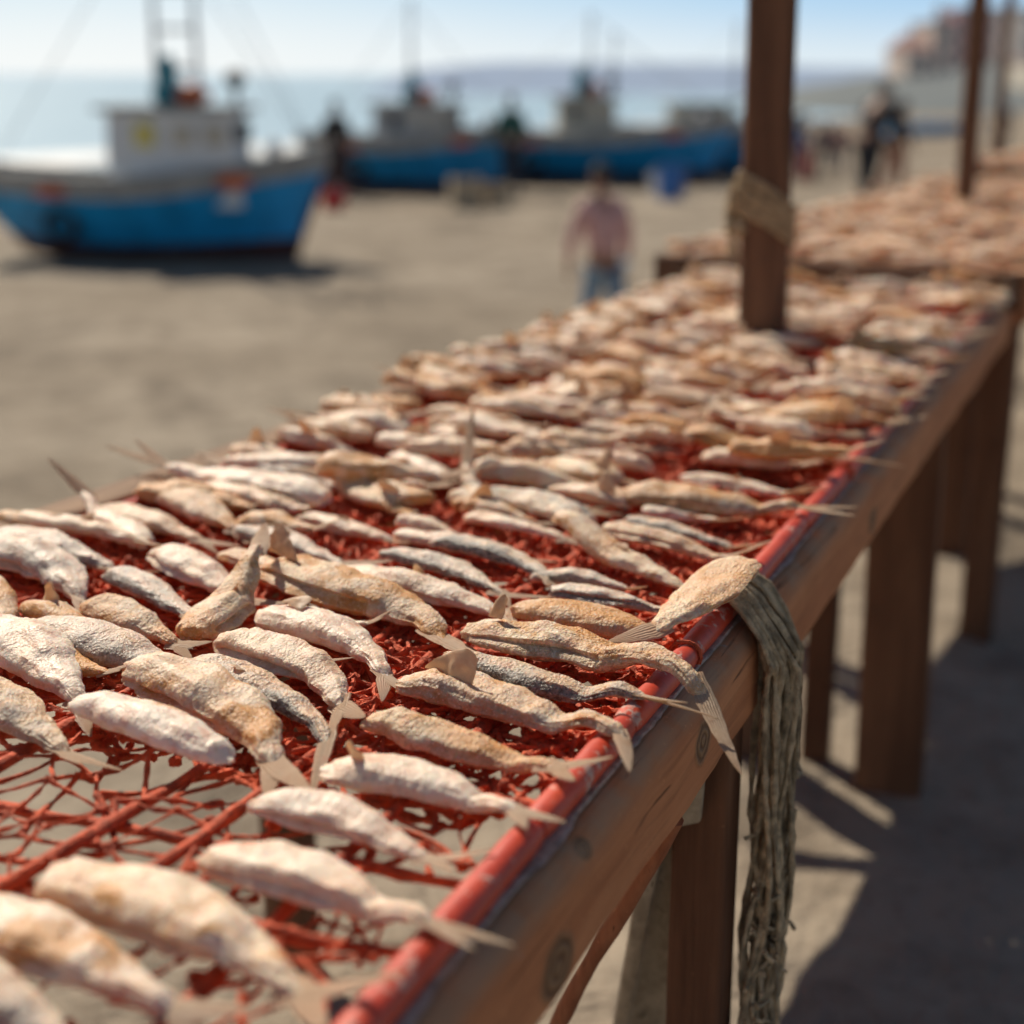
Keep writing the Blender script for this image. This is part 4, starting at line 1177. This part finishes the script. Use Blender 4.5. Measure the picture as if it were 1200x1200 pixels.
def boat(x, y, L, rz, label, hullm, cabm, sc=1.0, cab=(-.12, .36), cabh=.95, masts=((-.06, 2.6), (.08, 2.6)), extras=True, cross=True, zoff=0.0):
    p = hit(x, y)
    root = empty('fishing_boat', (p.x, p.y, p.z + zoff), rz, sc); tag(root, label, 'boat', 'blue fishing boats drawn up on the sand')
    B = L * .175; NS = 44
    def st(t):           # t 0 stern .. 1 bow
        xk = -.40 * L + .80 * L * t; xs = -.52 * L + 1.02 * L * t
        hb = B * (math.sin(math.pi * (.30 + .70 * t) ** 1.0) ** .75 if t < 1 else 0)
        hb = B * (.62 + .38 * sst(t / .4)) * (1 - sst((t - .45) / .55) ** 1.35) + .03
        shz = .86 + .42 * max(0, t - .42) ** 1.7 * 2.1 + .34 * max(0, .42 - t) ** 1.8 * 2.0
        kz = .0 + .16 * sst((.18 - t) / .18)
        return xk, xs, hb, shz, kz
    def sec(t, q):       # q 0 keel .. 1 sheer
        xk, xs, hb, shz, kz = st(t)
        xx = xk + (xs - xk) * q ** 1.3
        yy = hb * (q ** .48 if q > 0 else 0) * (.82 + .18 * q)
        return xx, yy, kz + (shz - kz) * q
    def strip(q0, q1, n, off=0.0):
        mb = MB()
        for sg in (1, -1):
            rows = []
            for i in range(NS + 1):
                row = []
                for k in range(n + 1):
                    a, b, c = sec(i / NS, q0 + (q1 - q0) * k / n); row.append(Vector((a, sg * (b + off), c)))
                rows.append(row if sg > 0 else row[::-1])
            mb.grid(rows)
        a = [sec(0, q0 + (q1 - q0) * k / n) for k in range(n + 1)]       # transom
        mb.grid([[Vector((c[0] - .002, s * (c[1] + off), c[2])) for s in (-1, -.4, .4, 1)] for c in a])
        return mb
    part('hull', strip(.24, 1.0, 8), hullm, root)
    part('hull_bottom', strip(0, .24, 5, .002), MAT['bottom'], root)
    # keel and stem timber
    pts = [Vector(sec(t / 10, 0)) for t in range(11)] + [Vector(sec(1, q / 8)) for q in range(1, 9)]
    part('keel', MB().tube([(p_.x, 0, p_.z - .01) for p_ in pts], .045, 6), MAT['bottom'], root)
    # bulwark above the sheer, with a cap rail
    mb = MB(); rail = MB()
    for sg in (1, -1):
        rows = []; rl = []
        for i in range(NS + 1):
            a, b, c = sec(i / NS, 1.0); hgt = .24 + .05 * (i / NS) ** 2
            ro = [Vector((a, sg * (b + .02), c - .02)), Vector((a + .01, sg * (b + .035), c + hgt)), Vector((a + .01, sg * max(0, b - .02), c + hgt)), Vector((a, sg * max(0, b - .07), c - .02))]
            rows.append(ro if sg > 0 else ro[::-1]); rl.append((a + .01, sg * (b + .01), c + hgt))
        mb.grid(rows); rail.tube(rl, .038, 7)
    a, b, c = sec(0, 1.0)
    mb.box((a + .01, 0, c + .09), (.05, 2 * b, .26))
    part('bulwark', mb, MAT['bulwark'], root); part('cap_rail', rail, MAT['bulwark'], root)
    mb = MB(); rows = []
    for i in range(NS + 1):
        a, b, c = sec(i / NS, .86); rows.append([Vector((a, b * s * .97, c)) for s in (-1, -.5, 0, .5, 1)])
    part('deck', mb.grid(rows), MAT['deck'], root)
    # wheelhouse
    c0, c1 = cab; xa, xb = (c0 - .0) * L, c1 * L - .0
    xa, xb = -L * .5 + L * (c0 + .5), -L * .5 + L * (c1 + .5)
    zd = .72; zt = .98 + cabh; cw = B * 1.15
    wh = part('wheelhouse', MB().ring_loft([[Vector((xa, -cw / 2, zd)), Vector((xb, -cw / 2, zd)), Vector((xb, cw / 2, zd)), Vector((xa, cw / 2, zd))], [Vector((xa + .04, -cw / 2 + .04, zt)), Vector((xb - .10, -cw / 2 + .04, zt)), Vector((xb - .10, cw / 2 - .04, zt)), Vector((xa + .04, cw / 2 - .04, zt))]]), cabm, root, smooth=False)
    part('roof', MB().box(((xa + xb) / 2 - .02, 0, zt + .035), (xb - xa + .22, cw + .14, .07), bev=.02), MAT['roof_b'], wh, smooth=False)
    part('window', MB().box((xa + .30 * (xb - xa), -cw / 2 + .002, zt - .30), (.26, .06, .30), bev=.015), MAT['yellow'] if L < 4.78 and extras else MAT['glass'], wh, smooth=False)
    for f in (.58, .82):
        part('window', MB().box((xa + f * (xb - xa), -cw / 2 + .004, zt - .30), (.28, .05, .26), bev=.015), MAT['glass'] if not extras else MAT['cabin2'], wh, smooth=False)
    for s in (-.25, .25):
        part('window', MB().box((xb - .06, s * cw, zt - .28), (.06, cw * .34, .28), bev=.015), MAT['glass'], wh, smooth=False)
    mp = []
    for mx, mh in masts:
        mm = part('mast', MB().tube([(mx * L, .04, zt + .06 if xa < mx * L < xb else zd), (mx * L, .04, zt + mh * .5), (mx * L + .02, .04, zt + mh)], [.045, .04, .03], 8), MAT['metal'], root)
        mp.append((mx * L, zt + mh, mm))
    if cross and len(mp) > 1:
        for z in (zt + .55, zt + 1.05, zt + 1.55):
            part('crossbar', MB().tube([(mp[0][0], .04, z), (mp[1][0], .04, z)], .03, 7), MAT['metal'], mp[0][2])
    for (mx, mz, mm) in mp:       # stays down to bow and stern
        part('stay', MB().tube([(mx, .04, mz - .05), (.5 * L - .1, 0, 1.25)], .009, 5), MAT['metal'], root)
    part('stay', MB().tube([(mp[0][0], .04, mp[0][1] - .05), (-.5 * L + .1, 0, 1.15)], .009, 5), MAT['metal'], root)
    if extras:
        g = part('roof_gear', MB().box((xa + .42 * (xb - xa), .05, zt + .22), (.34, .5, .30), bev=.05).ball((xa + .42 * (xb - xa), .05, zt + .48), .15, sc=(1, 1, 1.7)), MAT['teal'], root)
        part('rolled_net', MB().ball((xa + .60 * (xb - xa), -.05, zt + .20), .17, sc=(1.5, 1.2, .9), nz=.2), MAT['orange'], root)
        part('radar', MB().tube([(xb - .12, 0, zt + .07), (xb - .12, 0, zt + .36)], .04, 7).ball((xb - .12, 0, zt + .42), .13, sc=(1.1, 1.1, .9)), MAT['blackgear'], root)
        for t, sz in ((.755, .17), (.27, .14)):
            a, b, c = sec(t, 1.0); part('float', MB().ball((a, -b - .09, c + .07), sz, sc=(1.6, .55, .62)), MAT['orange'], root)
        a, b, c = sec(.86, 1.0); part('lamp', MB().ball((a, -b - .02, c + .40), .12), MAT['whiteplastic'], root)
        a, b, c = sec(.24, .55); part('tyre_fender', MB().tube([(a + .2 * math.cos(k * .524), -b - .12, c + .2 * math.sin(k * .524)) for k in range(13)], .06, 8), MAT['blackgear'], root)
        part('fish_box', MB().box((-.36 * L, -.15, .98), (.5, .4, .28), bev=.02), MAT['whiteplastic'], root)
        part('fish_box', MB().box((-.22 * L, -.05, .96), (.5, .4, .22), bev=.02), MAT['cabin'], root)
    return root
boat(188, 302, 4.75, R(-3), 'nearest blue boat with white wheelhouse and yellow window, bow to the right', MAT['blue'], MAT['cabin'], 1.0, cab=(-.11, .27), cabh=.98, masts=((.02, 2.7), (.135, 2.7)))
boat(488, 224, 4.8, R(-16), 'mid blue boat with pale wheelhouse behind the dark clothed figure, second from the left', MAT['blue2'], MAT['cabin_dull'], 1.0, cab=(-.17, .20), cabh=.80, masts=((-.02, 2.2),), extras=True, cross=False)
boat(700, 213, 6.6, R(2), 'blue boat with a beige wheelhouse amidships, right of the green clothed figure', MAT['blue'], MAT['cabin2'], 1.0, cab=(-.15, .06), cabh=.9, masts=((-.03, 1.9), (.05, 1.5)), extras=True, cross=False)
boat(838, 205, 4.8, R(14), 'furthest blue boat, half hidden behind the brown post', MAT['blue2'], MAT['cabin2'], 1.0, cab=(-.25, .05), cabh=.7, masts=((.1, 2.0),), extras=False, cross=False)

# ------------------------------------------------------------------ people
def skin(verts, edges, radii, sub=2):
    me = bpy.data.meshes.new('tmp'); me.from_pydata(verts, edges, []); o = bpy.data.objects.new('tmp', me); COL.objects.link(o)
    md = o.modifiers.new('s', 'SKIN'); md.use_smooth_shade = True
    for i, v in enumerate(me.skin_vertices[0].data):
        rr_ = radii[i]; v.radius = rr_ if isinstance(rr_, tuple) else (rr_, rr_); v.use_root = i == 0
    ss = o.modifiers.new('u', 'SUBSURF'); ss.levels = sub; ss.render_levels = sub
    dg = bpy.context.evaluated_depsgraph_get(); dg.update()
    out = bpy.data.meshes.new_from_object(o.evaluated_get(dg))
    bpy.data.objects.remove(o); bpy.data.meshes.remove(me)
    return out
MAT['skin'] = simple('skin', (.34, .17, .105), .55, .12, 12); MAT['hair'] = simple('hair', (.015, .012, .010), .7, .2, 30)
MAT['eye'] = simple('eye', (.03, .025, .02), .2, .1, 30)
CL = {}
def cloth(c):
    if c not in CL: CL[c] = simple('cloth_%d' % len(CL), c, .85, .18, 9, .4, 40)
    return CL[c]
def person(x, y, ytop, face, label, top, bottom, lean=0.0, stride=.12, arms=(.12, -.05), cap=None, long_=False, out=(.05, .05), grp=None, bulk=1.0):
    p = hit(x, y)
    dep = p.y * CP - (p.z - H) * SP
    hgt = (y - ytop) * dep / F / .985; s = hgt / 1.72
    root = empty('person', p, face, s); root.scale = (s * bulk, s * bulk, s); tag(root, label, 'person', grp)
    ly = lambda z: -lean * max(0, z - .92)          # lean toward local -y (the way the figure faces)
    V, E, RD = [], [], []
    def add(par, co, r):
        V.append(co); RD.append(r); i = len(V) - 1
        if par is not None: E.append((par, i))
        return i
    pel = add(None, (0, ly(.95), .95), (.135, .105))
    wst = add(pel, (0, ly(1.10), 1.10), (.125, .095)); chest = add(wst, (0, ly(1.30), 1.30), (.15, .11)); nb = add(chest, (0, ly(1.45), 1.45), (.075, .07))
    nk = add(nb, (0, ly(1.50) - .005, 1.51), .052); hd = add(nk, (0, ly(1.58) - .02, 1.58), (.066, .08)); ht = add(hd, (0, ly(1.66) - .01, 1.655), (.072, .088)); add(ht, (0, ly(1.70), 1.705), (.05, .055))
    add(hd, (0, ly(1.58) - .118, 1.585), .012)      # nose
    idx = {}
    for sg in (1, -1):
        k = 0 if sg > 0 else 1
        hp = add(pel, (sg * .085, ly(.90), .88), .088); st_ = sg * stride
        kn_ = add(hp, (sg * .10, -st_ * .7, .49), .058); an_ = add(kn_, (sg * .10, -st_ + (.08 if st_ < 0 else .0), .09), .038)
        he = add(an_, (sg * .10, -st_ + .03, .04), .04); to = add(he, (sg * .11, -st_ - .10, .032), .034); add(to, (sg * .115, -st_ - .16, .028), .024)
        sh = add(chest, (sg * .165, ly(1.40), 1.40), .062)
        ar = arms[k]; el = add(sh, (sg * (.21 + out[k]), ly(1.40) * .8 - ar * .5, 1.13), .043)
        wr = add(el, (sg * (.20 + out[k] * .6), ly(1.40) * .6 - ar * 1.6, .90 + max(0, ar) * .4), .030)
        pm = add(wr, (sg * (.20 + out[k] * .6), ly(1.40) * .6 - ar * 1.75, .83 + max(0, ar) * .4), (.040, .020))
        for f in range(5):
            fo = (-.03 + .015 * f); ln = (.055, .085, .095, .09, .07)[f]
            z0 = V[pm][2]; yy = V[pm][1] + fo
            f1 = add(pm, (V[pm][0] - sg * (.012 if f else .03), yy, z0 - ln * .55), .009); add(f1, (V[pm][0] - sg * .02, yy - .006, z0 - ln), .007)
        idx[sg] = (hp, kn_, an_, sh, el, wr)
    body = link('body', skin(V, E, RD, 1), root); body.data.name = 'body'; body.data.materials.clear(); body.data.materials.append(MAT['skin'])
    # shirt
    v2 = [V[pel], V[wst], V[chest], (V[nb][0], V[nb][1], V[nb][2] - .02)]; e2 = [(0, 1), (1, 2), (2, 3)]; r2 = [(.155, .125), (.150, .12), (.172, .13), (.088, .082)]
    for sg in (1, -1):
        hp, kn_, an_, sh, el, wr = idx[sg]; b = len(v2)
        v2 += [V[sh], V[el], tuple(Vector(V[el]).lerp(Vector(V[wr]), .8))]; e2 += [(2, b), (b, b + 1), (b + 1, b + 2)]; r2 += [.078, .058, .045]
    o = link('shirt', skin(v2, e2, r2, 1), root); o.data.materials.clear(); o.data.materials.append(cloth(top))
    v3 = [(V[pel][0], V[pel][1], .97)]; e3 = []; r3 = [(.152, .122)]
    if long_:
        mb = MB(); rings = []
        for zz_, rx, ry in ((1.0, .15, .12), (.9, .19, .155), (.7, .21, .18), (.4, .235, .21), (.1, .26, .235)):
            rings.append([Vector((rx * math.cos(k * .2856) * (1 + .05 * math.sin(k * 3)), ly(zz_) - .01 + ry * math.sin(k * .2856) * (1 + .05 * math.sin(k * 3)), zz_)) for k in range(22)])
        part('skirt', mb.ring_loft(rings[::-1]), cloth(bottom), root)
    else:
        for sg in (1, -1):
            hp, kn_, an_, *_ = idx[sg]; b = len(v3)
            v3 += [V[hp], V[kn_], (V[an_][0], V[an_][1], .10)]; e3 += [(0, b), (b, b + 1), (b + 1, b + 2)]; r3 += [.106, .078, .066]
        o = link('trousers', skin(v3, e3, r3, 1), root); o.data.materials.clear(); o.data.materials.append(cloth(bottom))
    hc = Vector(V[ht])
    mb = MB(); mb.ball(hc + Vector((0, .018, .012)), .094, 14, 8, (.92, 1.08, .92), .06, 30)
    part('cap' if cap else 'hair', mb, cloth(cap) if cap else MAT['hair'], root)
    for sg in (1, -1):
        part('eye', MB().ball((sg * .03, V[hd][1] - .078, 1.615), .012, 8, 6), MAT['eye'], root)
    sho = MB()
    for sg in (1, -1):
        an_ = idx[sg][2]; sh_ = MB().ball((V[an_][0] + sg * .008, V[an_][1] - .045, .045), .06, 10, 6, (.85, 2.2, .72))
        part('shoe', sh_, MAT['blackgear'], root)
    return root
person(706, 438, 204, R(205), 'person in pale pink shirt, jeans and dark cap walking on the open sand', (.62, .36, .34), (.20, .30, .42), lean=.12, stride=.14, arms=(.10, .02), cap=(.03, .03, .035))
person(1014, 236, 106, R(130), 'person in black leaning forward beyond the back rack', (.012, .013, .02), (.012, .013, .02), lean=.30, stride=.10, arms=(.25, .1), bulk=1.45)
person(1046, 232, 124, R(60), 'person in a dark grey top and rust trousers behind the one in black', (.06, .06, .07), (.30, .11, .07), lean=.1, arms=(.1, .1), bulk=1.15)
person(396, 232, 124, R(160), 'person in long dark clothes between the first two boats', (.025, .022, .022), (.05, .03, .028), long_=True, arms=(.02, .02))
person(599, 228, 118, R(190), 'person in a green top and dark trousers standing between the boats', (.02, .10, .085), (.03, .04, .06), stride=.05)
CG = 'people in the crowd beyond the brown post'
person(932, 210, 150, R(170), 'person in blue at the left of the crowd, just right of the brown post', (.06, .08, .22), (.10, .06, .10), grp=CG)
person(944, 212, 152, R(80), 'person in a red skirt at the foot of the brown post', (.10, .06, .14), (.36, .05, .05), long_=True, grp=CG)
person(962, 206, 142, R(200), 'person in dark purple in the middle of the crowd', (.06, .04, .08), (.05, .05, .07), grp=CG)
person(985, 204, 146, R(150), 'person in a dusty rose top at the right of the crowd', (.34, .14, .14), (.10, .10, .14), grp=CG)
person(972, 200, 150, R(20), 'person in a pale top behind the dark purple one in the crowd', (.38, .26, .24), (.06, .06, .09), grp=CG)
person(1172, 186, 122, R(180), 'dark figure standing beside the furthest post at the right', (.04, .045, .055), (.03, .03, .04), grp=None)

# small gear on the sand
def bucket(x, y, r, h, mat, label, lidm=None, cat='bucket'):
    p = hit(x, y); root = empty('bucket', p); tag(root, label, cat)
    prof = [(r * .78, .0), (r * .82, .02), (r, h * .92), (r * 1.07, h * .93), (r * 1.07, h), (r * .96, h), (r * .76, .05), (.01, .05)]
    part('tub', MB().ring_loft([[Vector((a * math.cos(2 * math.pi * k / 20), a * math.sin(2 * math.pi * k / 20), z)) for k in range(20)] for a, z in prof]), mat, root)
    part('handle', MB().tube([(r * math.cos(math.pi * k / 12), .02 * math.sin(k), h * .97 + r * .5 * math.sin(math.pi * k / 12)) for k in range(13)], .012, 6), MAT['metal'], root)
    return root
bucket(391, 246, .24, .34, MAT['red'], 'red bucket on the sand at the feet of the dark clothed figure')
bucket(786, 234, .30, .62, MAT['bluecan'], 'tall blue tub standing before the furthest boats')
bucket(772, 229, .22, .42, MAT['whiteplastic'], 'pale blue white bucket beside the tall blue tub')
def crate(x, y, w, d, h, mat, label, rz):
    p = hit(x, y); root = empty('fish_crate', p, rz); tag(root, label, 'crate')
    for k in range(4):
        a = k * math.pi / 2
        ww = w if k % 2 == 0 else d; dd = d if k % 2 == 0 else w
        M = Matrix.Rotation(a, 3, 'Z')
        ln = ww if k % 2 == 0 else ww - .06
        part('side', MB().box(M @ Vector((0, dd / 2 - .015, h / 2)), (ln, .03, h), M, .004), mat, root, smooth=False)
    part('base', MB().box((0, 0, .02), (w - .07, d - .07, .03)), mat, root, smooth=False)
MAT['crate'] = simple('pale_crate_wood', (.45, .36, .25), .8, .2, 8)
crate(545, 244, .55, .45, .55, MAT['crate'], 'pale crate on the sand in front of the second boat', R(10))
crate(580, 242, .40, .40, .42, MAT['crate'], 'small tan crate right of the pale one, near the green clothed figure', R(30))
# far small boats below the town
for i, (x, y, lab) in enumerate(((1075, 160, 'small dark blue rowing boat far off below the hill, left one'), (1112, 158, 'small dark blue rowing boat far off beside the dark post'))):
    p = hit(x, y); root = empty('rowing_boat', p, R(8 - 14 * i), .55); tag(root, lab, 'boat', 'rowing boats below the hill')
    mb = MB()
    rings = []
    for k in range(13):
        t = k / 12; w = .8 * math.sin(math.pi * (.12 + .88 * t) ** .9) ** .7 + .02 if t < 1 else .02
        xx = -2.4 + 4.8 * t; zz = .85 + .5 * (t - .4) ** 2
        rings.append([Vector((xx, -w, zz)), Vector((xx, -w * .8, .25)), Vector((xx, 0, .05)), Vector((xx, w * .8, .25)), Vector((xx, w, zz)), Vector((xx, w * .9, zz)), Vector((xx, 0, .35)), Vector((xx, -w * .9, zz))])
    part('hull', mb.ring_loft(rings), MAT['blue2'] if i else MAT['blue'], root)
    for t in (-.8, .6): part('thwart', MB().box((t, 0, .68), (.28, 1.2, .05)), MAT['deck'], root, smooth=False)

# ------------------------------------------------------------------ light, sky, camera
SUN_AZ, SUN_EL = R(-30), R(40)          # azimuth from the view axis (+Y), negative to the left
w = bpy.data.worlds.new('World'); S.world = w; w.use_nodes = True
nt = w.node_tree; nt.nodes.clear()
wo = nt.nodes.new('ShaderNodeOutputWorld'); bg = nt.nodes.new('ShaderNodeBackground'); sk = nt.nodes.new('ShaderNodeTexSky')
sk.sky_type = 'NISHITA'; sk.sun_disc = False; sk.sun_elevation = SUN_EL; sk.sun_rotation = SUN_AZ
sk.air_density = 1.0; sk.dust_density = .5; sk.ozone_density = 1.5; sk.altitude = 0
bg.inputs[1].default_value = .055
nt.links.new(sk.outputs[0], bg.inputs[0])
# pale sea haze low over the horizon, whiter toward the sun
g = N(nt); tcw = g.n('ShaderNodeTexCoord'); sp = g.n('ShaderNodeSeparateXYZ'); nt.links.new(tcw.outputs['Generated'], sp.inputs[0])
el = sp.outputs[2]
side_ = g.ramp(sp.outputs[0], -.30, .30)
hz_ = g.ramp(el, .002, g.math('SUBTRACT', .085, g.math('MULTIPLY', side_, .035)))
hc_ = g.mix(hz_, g.mix(side_, (.93, .96, .95), (.74, .84, .90)), g.mix(side_, (.60, .79, .90), (.42, .65, .88)))
b2 = nt.nodes.new('ShaderNodeBackground'); nt.links.new(hc_, b2.inputs[0]); b2.inputs[1].default_value = 1.0
mxw = nt.nodes.new('ShaderNodeMixShader'); nt.links.new(g.ramp(el, .07, .22), mxw.inputs[0]); nt.links.new(b2.outputs[0], mxw.inputs[1]); nt.links.new(bg.outputs[0], mxw.inputs[2])
nt.links.new(mxw.outputs[0], wo.inputs[0])
sl = bpy.data.lights.new('sun', 'SUN'); sl.energy = 5.0; sl.angle = R(.53); sl.color = (1, .90, .74)
so_ = bpy.data.objects.new('sun', sl); COL.objects.link(so_)
dv = Vector((math.sin(SUN_AZ) * math.cos(SUN_EL), math.cos(SUN_AZ) * math.cos(SUN_EL), math.sin(SUN_EL)))
so_.rotation_euler = dv.to_track_quat('Z', 'Y').to_euler(); so_.location = (-20, 30, 30)

cam = bpy.data.cameras.new('camera'); co = bpy.data.objects.new('camera', cam); COL.objects.link(co)
co.location = CAM; co.rotation_euler = (math.pi / 2 - PITCH, 0, 0)
cam.sensor_width = 36; cam.lens = 36 * F / 1200; cam.clip_start = .05; cam.clip_end = 12000
cam.dof.use_dof = True; cam.dof.focus_distance = (px(560, 800, NZ) - CAM).length * 1.0; cam.dof.aperture_fstop = 2.5; cam.dof.aperture_blades = 8
S.camera = co
S.view_settings.view_transform = 'Standard'; S.view_settings.look = 'None'; S.view_settings.exposure = 0
S.cycles.use_denoising = True
S.cycles.max_bounces = 6
print('fish', total, 'WID', WID, 'W2', W2, 'cam local', RACK_I @ CAM)
